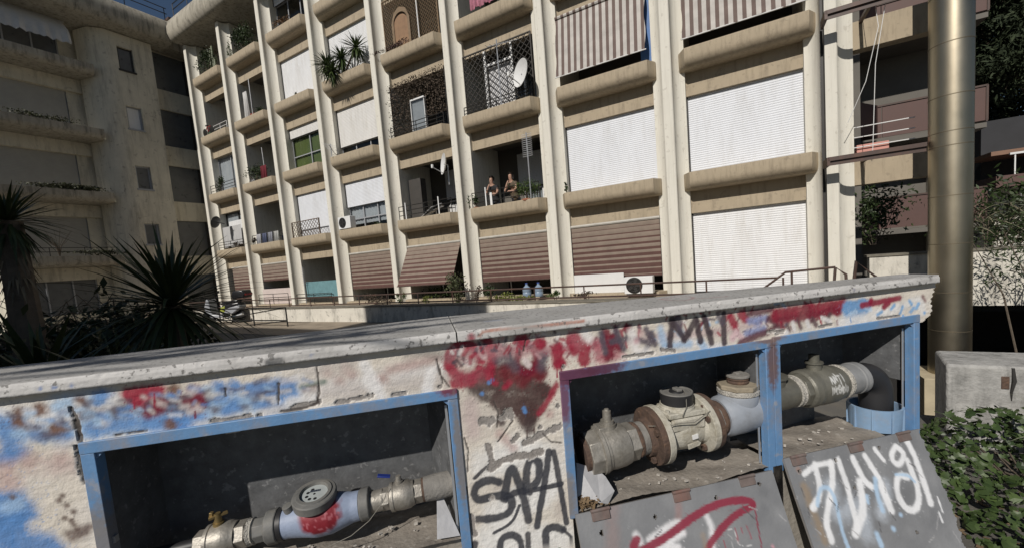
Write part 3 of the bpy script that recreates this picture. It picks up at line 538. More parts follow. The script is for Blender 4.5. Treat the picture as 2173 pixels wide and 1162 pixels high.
for p in [((225, 280), (246, 322), (258, 388)), ((242, 402), (262, 450), (274, 512))]: cv.crack(G3(*p), .006, .006)
for p in [((370, 366), (470, 352)), ((1020, 165), (1026, 230), (1014, 266), (960, 286), (900, 292)), ((895, 200), (894, 255)), ((722, 215), (726, 240))]: cv.crack(G3(*p), .003)
for p in [((785, 50), (800, 160), (790, 250), (800, 280)), ((570, 320), (720, 300), (790, 270)), ((550, 150), (553, 280)), ((228, 190), (226, 230)), ((1540, 60), (1560, 150))]: cv.crack(Bz(*p))
for p in [((330, 470), (352, 520), (345, 590)), ((560, 620), (600, 660), (650, 665)), ((190, 640), (210, 700), (205, 800)), ((480, 180), (470, 230)), ((60, 270), (75, 340), (120, 400)), ((350, 660), (420, 560)), ((200, 870), (205, 1000))]: cv.crack(Cz(*p), .003)
wob = np.interp(GZ[0], [1.18, 1.21, 1.25, 1.30, 1.352], [2.165, 2.215, 2.226, 2.222, 2.24])
cx = (GX[:-1, :-1]+GX[1:, 1:])/2; cz = (GZ[:-1, :-1]+GZ[1:, 1:])/2
edge = np.interp(cz, [1.17, 1.19, 1.21, 1.235, 1.26, 1.30, 1.352], [2.15, 2.19, 2.21, 2.214, 2.207, 2.224, 2.245]) + .005*np.sin(cz*300)
keep = ~((cx > -1.0) & (cx < .058) & (cz > .60) & (cz < 1.172)) & ~((cx > .447) & (cz > .60) & (cz < 1.174)) & (cx < edge) & ~((cx > 2.12) & (cz < 1.174)) & ~((cx > 2.2) & (cz < 1.17)) & ~((cx > .447) & (cz < .6))
PLAST = mat('painted_render', PLA, .9, var=.08, scale=30, bump=.22, bscale=170, attr='paint', stain=(.34, .3, .26), stain_amt=.2, sscale=(6, 6, 3), spec=.25)
sheet('render_coat', xs, zs_, keep, cv, lambda X, Z, D: np.stack([X, np.full_like(X, Y0) + D + .0007*vnoise(X*.8, Z*1.7, 60, 7) + .0005*vnoise(X, Z, 130, 8), Z], 1), PLAST, MW)
CORE = mat('rough_masonry', (.25, .23, .20), .95, var=.25, scale=8, bump=.6, bscale=40)
for a in [(-2.39, -1.012, Y0+.028, Y0+.34, 0, 1.343), (.068, .436, Y0+.028, Y0+.34, 0, 1.343), (-1.012, .068, Y0+.028, Y0+.34, 1.194, 1.343), (.436, 2.19, Y0+.028, Y0+.34, 1.205, 1.343), (-1.012, .068, Y0+.03, Y0+.34, 0, .63), (.436, 2.10, Y0+.045, Y0+.3, 0, .63)]: MB().box(*a).build('masonry', CORE, MW)
MB().box(1.33, 1.372, Y0-.012, Y0+.04, 0, .66).build('masonry', PLAST, MW)

# coping slabs of travertine
TRAV = mat('travertine', (.5, .49, .47), .8, var=.10, scale=9, bump=.22, bscale=80, attr='paint', spots=(.13, .125, .12), spot_amt=.8, spot_scale=60, spot_lo=.585, stain=(.33, .32, .31), stain_amt=.7, sscale=(2, 9, 9))
ZT, ZB = 1.381, 1.3455
def wback(s): return np.interp(s, [-2.4, -1.5, .05, 2.22], [1.66, 1.70, 1.765, 1.46])
def coping(s0, s1, seed):
    xs = axis_vals([(s0, s1, .007)]); vs = axis_vals([(-(ZT-ZB), 0, .0058), (0, 1, 1/44)])
    X, Vv = np.meshgrid(xs, vs, indexing='ij'); X = X.ravel(); Vv = Vv.ravel(); front = Vv <= 0; yf = Y0-.024
    yy = np.where(front, yf, yf + np.clip(Vv, 0, 1)*(wback(X)-yf)); zz = np.where(front, ZT+Vv, ZT)
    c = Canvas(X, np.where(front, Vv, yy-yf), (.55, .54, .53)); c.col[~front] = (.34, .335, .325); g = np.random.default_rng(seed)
    def top(px, py): r_ = ray(px, py); q = r_*((ZT-EYE)/r_[2]); return float(q@WD), float(q@WN)-yf
    def fro(px, py): a, z = wal(px, py, -.024); return a, min(z-ZT, -.001)
    if s1 > 1:
        c.spray([top(*p) for p in ((1400, 634), (1440, 628), (1480, 630), (1450, 638), (1400, 634))], (.28, .13, .13), .012, .8, .7); c.spray([top(*p) for p in ((1480, 633), (1545, 628))], (.28, .13, .13), .010, .8, .6)
        c.spray([top(*p) for p in ((1030, 681), (1060, 678))], (.16, .2, .3), .02, .9, .8)
        c.spray([fro(*p) for p in ((1015, 712), (1030, 700), (1100, 695), (1150, 690), (1240, 680))], (.38, .16, .11), .007, .7, .85); c.spray([fro(1000, 715)], RED, .02, .7, .9); c.spray([fro(1975, 592)], (.05, .05, .055), .012, .6, .8)
        c.spray([fro(1812, 612), fro(1812, 618)], (.06, .06, .25), .004, .6, .8)
    else:
        for p in ((245, 785+0), (330, 780), (440, 770)): pass
        for px, py in ((85, 824), (115, 821), (152, 817), (660, 752)): c.spray([fro(px, py)], (.12, .2, .42), .008, .6, .85)
        c.spray([fro(572, 768), fro(594, 765)], (.05, .055, .06), .018, .7, .9)
    for i in range(60): c.spray([(g.uniform(s0, s1), g.uniform(.0, .4))]*1, (.26, .255, .24) if i % 2 else (.40, .395, .385), g.uniform(.03, .12), 1, .5)
    chip = (np.sin(X*37+seed)*np.sin(X*91) > .93) & (np.abs(Vv) < .010)
    nx, nv = len(xs), len(vs); idx = np.arange(nx*nv).reshape(nx, nv); V = np.stack([X, yy + np.where(front & (Vv > -.006), .004, 0) + np.where(chip, .004, 0) + .0002*c.n*front, zz - np.where((Vv <= .001) & (Vv > -.003), .002, 0) - np.where(chip, .004, 0)], 1)
    q = np.stack([idx[:-1, :-1], idx[1:, :-1], idx[1:, 1:], idx[:-1, 1:]], -1).reshape(-1, 4)
    nb = len(V); low = np.stack([X, yy, np.full_like(X, ZB)], 1); bt = np.stack([idx[:-1, 0], idx[:-1, -1]+nb, idx[1:, -1]+nb, idx[1:, 0]], 1); bk = np.stack([idx[:-1, -1], idx[1:, -1], idx[1:, -1]+nb, idx[:-1, -1]+nb], 1)
    ends = []
    for e in (0, -1):
        r_ = idx[e, :]; k0 = np.argmax(vs >= 0)
        for j in range(k0, nv-1): ends.append([r_[j], r_[j+1], r_[j+1]+nb, r_[j]+nb])
    me = npmesh('coping_slab', np.concatenate([V, low]), np.concatenate([q, bt, bk, np.array(ends)])); ca = me.color_attributes.new('paint', 'FLOAT_COLOR', 'POINT'); cc = np.concatenate([c.col, np.tile([.4, .39, .37], (nb, 1))])
    ca.data.foreach_set('color', np.concatenate([np.clip(cc, 0, 1), np.ones((len(cc), 1))], 1).astype(np.float32).ravel())
    link('coping_slab', me, TRAV, MW)
coping(-2.4, .079, 1); coping(.084, 2.222, 2)

# galvanised compartments
GALV = mat('galvanised_sheet', (.13, .134, .14), .6, metal=.25, var=.35, scale=20, bump=.15, bscale=80, spots=(.42, .42, .42), spot_amt=.35, spot_scale=45, stain=(.10, .10, .10), stain_amt=.5, sscale=(4, 4, 4))
DUST = mat('dusty_plate', (.24, .215, .185), .95, var=.3, scale=7, bump=.5, bscale=60, stain=(.10, .08, .065), stain_amt=.6, sscale=(5, 5, 5), spots=(.42, .39, .35), spot_amt=.5, spot_scale=30)
DP = .265
c1 = MB().box(-.985, .045, Y0+DP, Y0+DP+.004, .645, 1.19).box(-.99, -.985, Y0+.02, Y0+DP, .645, 1.19).box(-.985, .045, Y0+.02, Y0+DP, 1.185, 1.19)
c1.add([(-.045, Y0+DP-.002, .645), (.035, Y0+.03, .645), (.035, Y0+.03, 1.185), (-.045, Y0+DP-.002, 1.185)], [(0, 1, 2, 3)])
c1.build('compartment', GALV, MW)
c2 = MB().box(.452, 1.335, Y0+DP, Y0+DP+.004, .645, 1.20).box(.448, .452, Y0+.02, Y0+DP, .645, 1.2).box(.452, 1.335, Y0+.02, Y0+DP, 1.195, 1.20)
c2.add([(1.318, Y0+.03, 1.12), (1.30, Y0+DP-.002, 1.19), (1.30, Y0+DP-.002, .93), (1.322, Y0+.03, .98)], [(0, 1, 2, 3)]); c2.build('compartment', GALV, MW)
c3 = MB().box(1.36, 2.05, Y0+DP, Y0+DP+.004, .86, 1.20).box(1.36, 2.11, Y0+.02, Y0+DP, 1.195, 1.20)
c3.box(1.36, 1.86, Y0+DP, Y0+DP+.003, .645, .859)
c3.add([(2.105, Y0+.03, .90), (2.105, Y0+.03, 1.195), (2.045, Y0+DP, 1.195), (2.045, Y0+DP, .92)], [(0, 1, 2, 3)]); c3.build('compartment', GALV, MW)
def plate(s0, s1, z, seed):
    nx, ny = 60, 16; g = np.random.default_rng(seed); X, Yv = np.meshgrid(np.linspace(s0, s1, nx), np.linspace(Y0-.005, Y0+DP+.01, ny), indexing='ij')
    Z = z + .006*np.sin(X*9+seed) + .004*np.sin(Yv*40+X*14) + g.normal(size=X.shape)*.0008; Z[:, -3:] -= .004; idx = np.arange(nx*ny).reshape(nx, ny)
    me = npmesh('floor_plate', np.stack([X, Yv, Z], -1).reshape(-1, 3), np.stack([idx[:-1, :-1], idx[1:, :-1], idx[1:, 1:], idx[:-1, 1:]], -1).reshape(-1, 4)); me.polygons.foreach_set('use_smooth', [True]*len(me.polygons)); link('floor_plate', me, DUST, MW)
plate(-.985, .05, .648, 1); plate(.45, 1.325, .655, 2); plate(1.36, 1.95, .672, 3)
# blue welded frames with tabs
BLUE = mat('worn_blue_paint', (.125, .255, .46), .5, var=.12, scale=12, bump=.1, bscale=90, stain=(.26, .25, .26), stain_amt=.8, sscale=(5, 5, 4), spots=(.34, .33, .33), spot_amt=.5, spot_scale=20)
overspray(BLUE, [((.47, Y0, 1.17), (.16, 1, .045), (.12, .02, .045)), ((.60, Y0, 1.182), (.10, 1, .03), (.10, .03, .06)), ((.44, Y0, 1.08), (.03, 1, .09), (.16, .06, .10)), ((1.345, Y0, 1.10), (.03, 1, .13), (.14, .085, .08)), ((.05, Y0, 1.19), (.06, 1, .03), (.17, .03, .05)), ((-.99, Y0, .86), (.05, 1, .16), (.20, .19, .19)), ((.055, Y0, .95), (.018, 1, .22), (.20, .19, .19)), ((1.33, Y0, 1.20), (.08, 1, .02), (.2, .14, .13)), ((.42, Y0, .72), (.05, 1, .12), (.22, .21, .21))])
def frame(s0, s1, zl, zr, z0, label):
    wd = .034; yf, yb = Y0-.009, Y0+.03; b = MB()
    for (x0, x1, a0, a1) in ((s0, s1, zl, zr),):
        b.add([(x0, yf, a0-wd), (x1, yf, a1-wd), (x1, yf, a1), (x0, yf, a0), (x0, yb, a0-wd), (x1, yb, a1-wd), (x1, yb, a1), (x0, yb, a0)], [(0, 1, 2, 3), (7, 6, 5, 4), (0, 4, 5, 1), (3, 2, 6, 7), (0, 3, 7, 4), (1, 5, 6, 2)])
    b.box(s0, s0+wd, yf+.0015, yb, z0, zl-wd).box(s1-wd, s1, yf+.0015, yb, z0, zr-wd)
    f = b.build('frame', BLUE, MW, .002, label=label)
    MB().prism([(s0+wd, zl-wd), (s0+wd, zl-wd-.02), (s0+wd+.02, zl-wd)], Y0+.0, Y0+.004, axis=1).prism([(s1-wd, zr-wd), (s1-wd-.02, zr-wd), (s1-wd, zr-wd-.02)], Y0+.0, Y0+.004, axis=1).build('gusset', BLUE, f)
    m_ = (s0+s1)/2; zm = (zl+zr)/2-wd
    for (x, z) in ((m_-.18, zm-.011),): MB().box(x, x+.04, Y0+.02, Y0+.024, z, z+.013).build('tab', ALU, f)
    MB().box(s0+wd, s0+wd+.006, Y0+.005, Y0+.02, .87, .89).build('tab', ALU, f)
    MB().box(s1-wd-.012, s1-wd-.004, Y0+.031, Y0+.034, z0+.03, zr-wd-.03).build('seal_strip', ALU, f)
frame(-1.007, .066, 1.187, 1.184, .61, None); frame(.434, 1.346, 1.190, 1.197, .632, None); frame(1.348, 2.133, 1.203, 1.212, .632, None)

# hinged-down doors with graffiti
DOORM = mat('grey_door_paint', (.2, .21, .22), .55, var=.10, scale=10, attr='paint', bump=.12, bscale=60, spec=.4)
def door(s0, s1, z, ln, tilt, painter, seed, hinges, lab, tear=False):
    xs = axis_vals([(0, s1-s0, .0052)]); ys = axis_vals([(0, ln, .0052)]); X, Yv = np.meshgrid(xs, ys, indexing='ij'); c = Canvas(X.ravel(), Yv.ravel(), (.20, .205, .215))
    ct, st = math.cos(tilt), math.sin(tilt); O = np.array([s0, Y0-.016, z])
    Ow = WD*O[0] + WN*O[1] + np.array([0, 0, O[2]-EYE]); ax = WD; ay = -WN*st + np.array([0, 0, -ct]); nn_ = np.cross(ax, ay)
    def D(px, py): r_ = ray(px, py); q = r_*((Ow@nn_)/(r_@nn_)) - Ow; return float(q@ax), float(q@ay)
    g = np.random.default_rng(seed)
    for i in range(50): c.spray([(g.uniform(0, s1-s0), g.uniform(0, ln)), (g.uniform(0, s1-s0), g.uniform(0, ln))][:1], (.25, .255, .265) if i % 3 else (.15, .155, .165), g.uniform(.03, .1), 1, .6)
    holes = painter(c, D)
    for i in range(22):
        p = (g.uniform(0, s1-s0), g.uniform(.1, ln)); a_ = g.uniform(-.04, .04); c.spray([p, (p[0]+a_, p[1]+g.uniform(.01, .05))], (.09, .09, .095) if i % 2 else (.36, .36, .37), .0032, .5, .8)
    cx_ = (X[:-1, :-1]+X[1:, 1:])/2; cy_ = (Yv[:-1, :-1]+Yv[1:, 1:])/2; kp = np.ones_like(cx_, bool)
    for hx, hy in holes: kp &= np.hypot(cx_-hx, cy_-hy) > .0085
    if tear: kp &= ~(cy_ > ln - .02*np.abs(np.sin(cx_*25)) - .04*np.clip((cx_-.5)/.2, 0, 1)); kp &= ~((cx_ > s1-s0-.012*np.abs(np.sin(cy_*60)) - .03*np.clip((cy_-.3)/.2, 0, 1)))
    def place(Xf, Yf, Df): return np.stack([Xf, .002*np.sin(Xf*8)+.0015*np.sin(Yf*14), -Yf], 1)
    d = sheet('door', xs, ys, kp, c, place, DOORM, MW, .012); d.location = (s0, Y0-.016, z); d.rotation_euler = (-tilt, 0, 0)
    if lab: d['label'] = lab
    HM = mat('rusty_hinge', (.15, .12, .11), .6, var=.3, scale=20, stain=(.25, .1, .07), stain_amt=.7)
    for hx in hinges:
        h = MB().box(hx, hx+.07, -.006, .006, -.035, -.002).build('hinge', HM, d, .001); MB().tube([(hx-.002, -.006, .0), (hx+.072, -.006, .0)], .0065, 8).build('hinge_pin', HM, h)
    return d
def paint2(c, D):
    c.spray([D(1300, 1040), D(1300, 1160)], (.30, .22, .21), .05, 1, .5); c.spray([D(1440, 1060), D(1440, 1100)], (.32, .2, .19), .025, 1, .6); c.spray([D(1595, 1010)], (.34, .2, .19), .02, 1, .6)
    W2 = (.72, .72, .74)
    for p in ([(1350, 1135), (1360, 1150)], [(1380, 1145), (1420, 1115), (1440, 1108)], [(1420, 1150), (1450, 1130)], [(1500, 1095), (1512, 1120), (1512, 1162)], [(1395, 1160), (1440, 1160)]): c.spray([D(*q) for q in p], W2, .022, .9, .85)
    R2 = (.235, .03, .055)
    c.spray([D(*q) for q in ((1350, 1175), (1380, 1160), (1430, 1128), (1475, 1092), (1520, 1068), (1560, 1060), (1590, 1060), (1598, 1068))], R2, .0175, .35, .96)
    c.spray([D(*q) for q in ((1598, 1072), (1560, 1090), (1525, 1125), (1500, 1165))], R2, .0165, .35, .96); c.spray([D(1345, 1160), D(1352, 1145)], R2, .02, .5, .95)
    c.spray([D(*q) for q in ((1603, 1080), (1608, 1115), (1616, 1160))], R2, .004, .5, .95)
    for p in ([(1560, 1120), (1566, 1150)], [(1585, 1115), (1594, 1142)], [(1535, 1145), (1540, 1165)], [(1572, 1118), (1575, 1130)]): c.spray([D(*q) for q in p], (.28, .08, .1), .004, .6, .8)
    c.spray([D(1545, 1122), D(1558, 1120), D(1565, 1158), D(1600, 1155)], (.55, .55, .56), .002, .5, .8); c.spray([D(1640, 1158)], (.5, .28, .32), .012, .8, .8); c.spray([D(1492, 1135), D(1496, 1160)], (.28, .22, .17), .02, 1, .6)
    return [D(1278, 1130), D(1391, 1096), D(1520, 1055), D(1612, 1025)]
def paint3(c, D):
    E3 = lambda *p: [D(1600+a/1.9965, 580+b_/1.9965) for a, b_ in p]
    c.spray(E3((215, 900), (250, 1000), (300, 1130)), (.28, .22, .16), .03, .9, .85); c.spray(E3((190, 830),), (.3, .2, .17), .02, .9, .8)
    c.spray(E3((330, 900), (350, 1050), (450, 950), (480, 1100)), (.5, .55, .62), .06, 1, .6); c.spray(E3((560, 900), (540, 1010)), (.52, .57, .64), .05, 1, .6)
    W3 = (.76, .77, .79); B3 = (.40, .55, .72)
    for p in ((((215, 850), (260, 810), (330, 800)), .010), (((260, 805), (290, 930), (250, 990)), .011), (((360, 790), (400, 900), (440, 1080)), .011), (((330, 800), (340, 900), (300, 1050), (330, 1130)), .012), (((420, 780), (470, 880), (500, 900)), .012), (((470, 770), (540, 880), (560, 950)), .011), (((510, 740), (550, 790)), .008),
              (((600, 730), (640, 760), (620, 810), (590, 800), (580, 760), (600, 730)), .011), (((645, 705), (690, 790), (745, 970)), .013), (((650, 790), (700, 920), (690, 1000), (640, 1000), (600, 920), (610, 850), (650, 860)), .012), (((255, 990),), .015), (((450, 880), (470, 1000), (430, 1100)), .015), (((540, 900), (580, 1000)), .015), (((775, 945), (795, 1005)), .0035), (((780, 1010), (795, 1050)), .0035)): c.spray(E3(*p[0]), W3, p[1]*1.6, .6, .92)
    for p in ((((270, 980), (280, 910), (320, 900), (350, 960), (370, 1080), (400, 1162)), .009), (((515, 870), (520, 930), (545, 1000)), .012), (((480, 940), (485, 970)), .008), (((600, 850), (650, 850), (680, 880)), .007), (((520, 1100), (540, 1150)), .012), (((590, 1080),), .012), (((620, 1020),), .01)): c.spray(E3(*p[0]), B3, p[1]*1.4, .7, .85)
    return E3((195, 836), (350, 790), (530, 735), (656, 695), (430, 905), (688, 1095))
door(.452, 1.318, .652, .52, R(22), paint2, 5, (.06, .40, .70), 'grey door hanging open with a dark red sprayed arrow')
door(1.376, 2.115, .690, .53, R(22), paint3, 6, (.03, .33, .60), 'grey door hanging open covered in white and pale blue scrawl', tear=True)
# ================================================================== pipework in the compartments
NICK = mat('dull_nickel', (.33, .31, .275), .5, metal=.5, var=.25, scale=25, bump=.15, bscale=120, stain=(.17, .155, .13), stain_amt=.85, sscale=(9, 9, 9))
GREYP = mat('grey_plastic', (.13, .13, .125), .6, var=.2, scale=20, bump=.1, bscale=100, stain=(.24, .22, .19), stain_amt=.4, sscale=(8, 8, 8))
RUST = mat('rust', (.085, .055, .042), .9, var=.4, scale=30, bump=.5, bscale=90, stain=(.19, .11, .065), stain_amt=.6, sscale=(10, 10, 10))
CRM = mat('cream_cast_iron', (.43, .41, .35), .7, var=.25, scale=18, bump=.3, bscale=90, stain=(.20, .17, .11), stain_amt=.8, sscale=(9, 9, 9))
BLUG = mat('blue_grey_paint', (.27, .295, .335), .6, var=.12, scale=16, bump=.1, bscale=90, stain=(.18, .18, .18), stain_amt=.5, sscale=(8, 8, 8))
TAPE = mat('hemp_tape', (.42, .40, .36), .95, var=.35, scale=60, bump=.9, bscale=160)
BLKP = mat('black_plastic', (.022, .022, .024), .5, var=.2, scale=10)
BRASS = mat('tarnished_brass', (.30, .22, .10), .5, metal=.7, var=.25, scale=30)
PIPEG = mat('dirty_pipe', (.20, .19, .175), .85, var=.3, scale=18, bump=.4, bscale=90)
WIRE = mat('steel_wire', (.2, .19, .165), .7, metal=.3)
def pipe_thing(name, label, cat, s, yo, z): return thing(name, label, cat, W(s, Y0+yo, z), RZW)
HX = math.pi/6
# --- first: small nickel valves and a blue meter with a round register
t = pipe_thing('water_meter', 'small water meter with blue body, red paint and round grey register between nickel ball valves', 'water meter', 0, .10, .80)
D = Vector((1, 0, .05)).normalized()
def at(s, up=0., out=0.): return D*s + Vector((0, -out, up))
MB().lathe([(-1.05, .022), (-.80, .022)], (0, 0, 0), D, 16).build('inlet_pipe', BLKP, t)
def ball_valve(parent, s0, r, m, ln, stem=BRASS, stem_h=.03):
    e = ln*.2
    MB().lathe([(s0, r*.78), (s0+e, r*.78)], (0, 0, 0), D, 6, HX).build('hex_end', m, parent, .002)
    v = MB().lathe([(s0+e, r*.8), (s0+e*1.15, r*.98), (s0+e*1.5, r), (s0+e*1.6, r*.95), (s0+ln*.5, r), (s0+ln*.68, r*.98), (s0+ln*.72, r*.9), (s0+ln*.8, r*.84)], (0, 0, 0), D, 28).build('valve_body', m, parent)
    MB().lathe([(s0+ln*.8, r*.82), (s0+ln, r*.82)], (0, 0, 0), D, 6, HX).build('hex_end', m, parent, .002)
    c = at(s0+ln*.45); MB().lathe([(r*.85, r*.3), (r*1.12, r*.3), (r*1.12, r*.22), (r*1.12+stem_h, r*.18), (r*1.12+stem_h, .0)], c, (0, 0, 1), 12).build('stem', stem, v); return v
v = ball_valve(t, -.815, .054, NICK, .15)
MB().obox(at(-.745, .082), (.026, .006, .004), Matrix.Rotation(.5, 3, 'Z')).obox(at(-.765, .086), (.005, .006, .012), Matrix.Rotation(.2, 3, 'Y')).build('broken_handle', BRASS, t, .001)
MB().lathe([(-.665, .036), (-.66, .044), (-.65, .040), (-.645, .043), (-.64, .036)], (0, 0, 0), D, 18).build('thread_seal', TAPE, t)
MB().lathe([(-.64, .041), (-.602, .041)], (0, 0, 0), D, 8).build('coupling', GREYP, t, .002)
MB().lathe([(-.605, .05), (-.60, .056), (-.570, .056), (-.566, .05)], (0, 0, 0), D, 10).build('union_nut', GREYP, t, .002)
MB().lathe([(-.566, .052), (-.552, .052)], (0, 0, 0), D, 24).build('gasket', BLKP, t)
# blue body with a red smear painted on it
b = MB().lathe([(-.552, .049), (-.53, .05), (-.49, .058), (-.45, .068), (-.40, .068), (-.36, .058), (-.33, .05), (-.305, .049)], (0, 0, 0), D, 40); me = b.mesh('meter_body')
sub = bpy.data.meshes.new('x'); V = np.array([v_.co[:] for v_ in me.vertices])
b2 = MB(); prof2 = [(-.552+.247*i/50, float(np.interp(-.552+.247*i/50, [-.552, -.53, -.49, -.45, -.40, -.36, -.33, -.305], [.049, .05, .058, .068, .068, .058, .05, .049]))) for i in range(51)]
b2.lathe(prof2, (0, 0, 0), D, 64); me = b2.mesh('meter_body'); V = np.array([v_.co[:] for v_ in me.vertices]); gg = np.random.default_rng(2)
redm = np.clip((.070-np.hypot((V[:, 0]+.425)*.95, (V[:, 2]-.0)*1.1))/.02 + .5*vnoise(V[:, 0], V[:, 2], 90, 5), 0, 1)*(V[:, 1] < .03)
scr = (vnoise(V[:, 0]*1.6, V[:, 2]*.7, 120, 6) > .5) & (redm > .5) & (np.abs(V[:, 2]+.005) < .03)
colr = np.array([.25, .30, .41])*(1-redm[:, None]) + np.array([.20, .012, .022])*redm[:, None]; colr[scr] = (.36, .10, .12)
ca = me.color_attributes.new('paint', 'FLOAT_COLOR', 'POINT'); ca.data.foreach_set('color', np.concatenate([colr, np.ones((len(V), 1))], 1).astype(np.float32).ravel())
link('meter_body', me, mat('meter_paint', (1, 1, 1), .55, var=.12, scale=30, attr='paint', bump=.1, bscale=100), t)
hd = Vector((0, -.22, 1)).normalized(); hc = at(-.445, .035, 0)
hp = MB().lathe([(0, .05), (.02, .062), (.022, .070), (.05, .071), (.054, .068), (.056, .058), (.060, .056), (.060, .046), (.050, .043)], hc, hd, 40).build('register_housing', GREYP, t)
MB().lathe([(.046, .0425), (.0505, .0425)], hc, hd, 32).build('dial', mat('dial_white', (.36, .39, .39), .4, var=.1, scale=40), hp)
dm = MB(); aa = hd.cross(Vector((1, 0, 0))).normalized(); bb = Vector((1, 0, 0))
for k in range(5):
    an = 2.0+k*.75; dm.lathe([(.0507, .0055), (.0512, .0055)], hc + bb*(.024*math.cos(an)) + aa*(.024*math.sin(an)), hd, 14)
dm.lathe([(.0507, .004), (.0513, .004)], hc, hd, 10)
dm.build('dial_pointer', mat('dial_black', (.015, .016, .018), .5), hp)
dm = MB()
for k in range(6): dm.obox(hc + hd*.0511 + bb*(-.014+k*.0058) - aa*.014*-1, (.0022, .0045, .0003), Matrix((bb, aa, hd)).transposed())
dm.build('dial_digits', mat('dial_ink', (.03, .04, .06), .5), hp)
MB().lathe([(0, .016), (.035, .016), (.036, .012)], at(-.525, .035, .01), (-.2, -.25, 1), 14).build('adjusting_plug', GREYP, t)
MB().lathe([(-.305, .05), (-.30, .055), (-.272, .055), (-.267, .048)], (0, 0, 0), D, 10).build('union_nut', GREYP, t, .002)
MB().lathe([(-.267, .037), (-.225, .037)], (0, 0, 0), D, 18).build('coupling', NICK, t)
ball_valve(t, -.232, .050, NICK, .145, NICK, .018)
MB().obox(at(-.215, .085, .0), (.022, .009, .003), Matrix.Rotation(.25, 3, 'Y')).build('handle_stub', mat('blue_plastic', (.02, .04, .22), .4), t, .001)
MB().lathe([(-.087, .042), (-.08, .042)], (0, 0, 0), D, 20).build('rust_ring', RUST, t)
MB().lathe([(-.08, .043), (-.04, .046), (.0, .045), (.06, .047)], (0, 0, 0), D, 20).build('outlet_pipe', PIPEG, t)
MB().tube([at(-.60, -.03, .06), at(-.5, -.055, .075), at(-.42, -.075, .08), at(-.33, -.06, .07), at(-.27, -.03, .06), at(-.22, .02, .055), at(-.20, .052, .03)], .0013, 6).tube([at(-.60, -.036, .06), at(-.48, -.06, .076), at(-.4, -.077, .08)], .001, 6).build('seal_wire', WIRE, t)

# --- second: flanged cream meter
t = pipe_thing('water_meter', 'large flanged cream water meter with rusty flanges, black cap and blue-grey strainer', 'water meter', 0, .10, .823-.075*.66)
D = Vector((1, 0, .075)).normalized()
MB().lathe([(.535, .07), (.56, .07)], (0, 0, 0), D, 24).build('inlet_nut', RUST, t)
MB().lathe([(.553, .086), (.603, .09)], (0, 0, 0), D, 8).build('hex_end', NICK, t, .003)
v = MB().lathe([(.600, .084), (.604, .094), (.618, .094), (.622, .088), (.632, .088), (.634, .084), (.66, .087), (.70, .085), (.722, .080), (.726, .074)], (0, 0, 0), D, 40).build('valve_body', NICK, t)
MB().lathe([(.724, .076), (.766, .076)], (0, 0, 0), D, 6, HX).build('hex_end', NICK, t, .003)
c = at(.655); MB().lathe([(.07, .034), (.098, .034), (.098, .028), (.112, .027), (.112, .018), (.15, .017), (.152, .010), (.158, .009)], c, (0, 0, 1), 12).build('stem', NICK, v)
MB().box(c.x-.05, c.x-.01, -.03, .03, c.z+.06, c.z+.094).build('stop_lug', NICK, v, .003)
MB().lathe([(.765, .066), (.77, .071), (.78, .070), (.783, .066)], (0, 0, 0), D, 24).build('thread_seal', RUST, t)
MB().lathe([(.782, .068), (.812, .066)], (0, 0, 0), D, 24).build('nipple', PIPEG, t)
f = MB().lathe([(.808, .075), (.83, .08), (.832, .117), (.858, .117)], (0, 0, 0), D, 40).build('rusty_flange', RUST, t, .002)
def bolts(parent, s, rr, m, side):
    for k in range(4):
        a_ = math.pi/4 + k*math.pi/2 + .25; o = D*s + Vector((0, math.cos(a_)*rr, math.sin(a_)*rr)); MB().lathe([(0, .014), (side*.013, .014)], o, D, 6).build('bolt', m, parent)
bolts(f, .832, .092, RUST, -1)
MB().lathe([(.858, .119), (.884, .119), (.886, .10)], (0, 0, 0), D, 40).build('flange', CRM, t, .002)
bd = MB().lathe([(.885, .082), (.90, .074), (.93, .08), (.975, .085), (1.02, .08), (1.045, .074), (1.062, .082)], (0, 0, 0), D, 40).build('meter_body', CRM, t)
zc = at(.97).z
MB().prism([(.888, -.07), (1.052, -.07), (1.066, -.04), (1.066, .05), (.888, .05), (.880, 0)], zc+.072, zc+.094).build('top_flange', CRM, bd, .004)
MB().prism([(.895, -.078), (1.045, -.078), (1.045, -.06), (.895, -.06)], zc+.02, zc+.071).build('boss', CRM, bd, .008)
MB().lathe([(.093, .071), (.102, .069), (.104, .066), (.112, .066), (.115, .060)], (.968, 0, zc), (0, 0, 1), 36).build('collar', CRM, bd)
cap = MB().lathe([(.100, .063), (.156, .066), (.158, .062), (.160, .058), (.155, .05), (.155, .03), (.163, .028), (.163, .0)], (.968, -.002, zc), (0, 0, 1), 36).build('cap', BLKP, t)
MB().lathe([(.157, .065), (.162, .064), (.162, .056), (.158, .055)], (.968, -.002, zc), (0, 0, 1), 36).build('lid_rim', mat('dusty_plastic', (.17, .165, .155), .8, var=.25, scale=30), cap)
MB().box(.962, .985, -.02, .018, zc+.16, zc+.172).build('lid_latch', mat('dusty_plastic', (.17, .165, .155), .8), cap, .002)
MB().prism([(.955, -.012), (1.005, -.003), (1.012, .008), (1.0, .016), (.952, .008)], -.0875, -.082, axis=1).build('flow_arrow', CRM, bd, .001).location = (0, 0, zc-.04)
MB().prism([(.975, .02), (1.0, .023), (1.0, .04), (.972, .038)], -.088, -.082, axis=1).build('paper_seal', WHITEP, bd).location = (0, 0, zc-.035)
for px_, py_ in ((.89, -.045), (1.05, -.05), (1.05, .03), (.90, .03)): MB().lathe([(.094, .009), (.104, .009)], (px_+.005, py_, zc), (0, 0, 1), 6).build('bolt', RUST if px_ > 1 else CRM, bd)
MB().lathe([(1.060, .10), (1.062, .119), (1.088, .119)], (0, 0, 0), D, 40).build('flange', CRM, t, .002); 
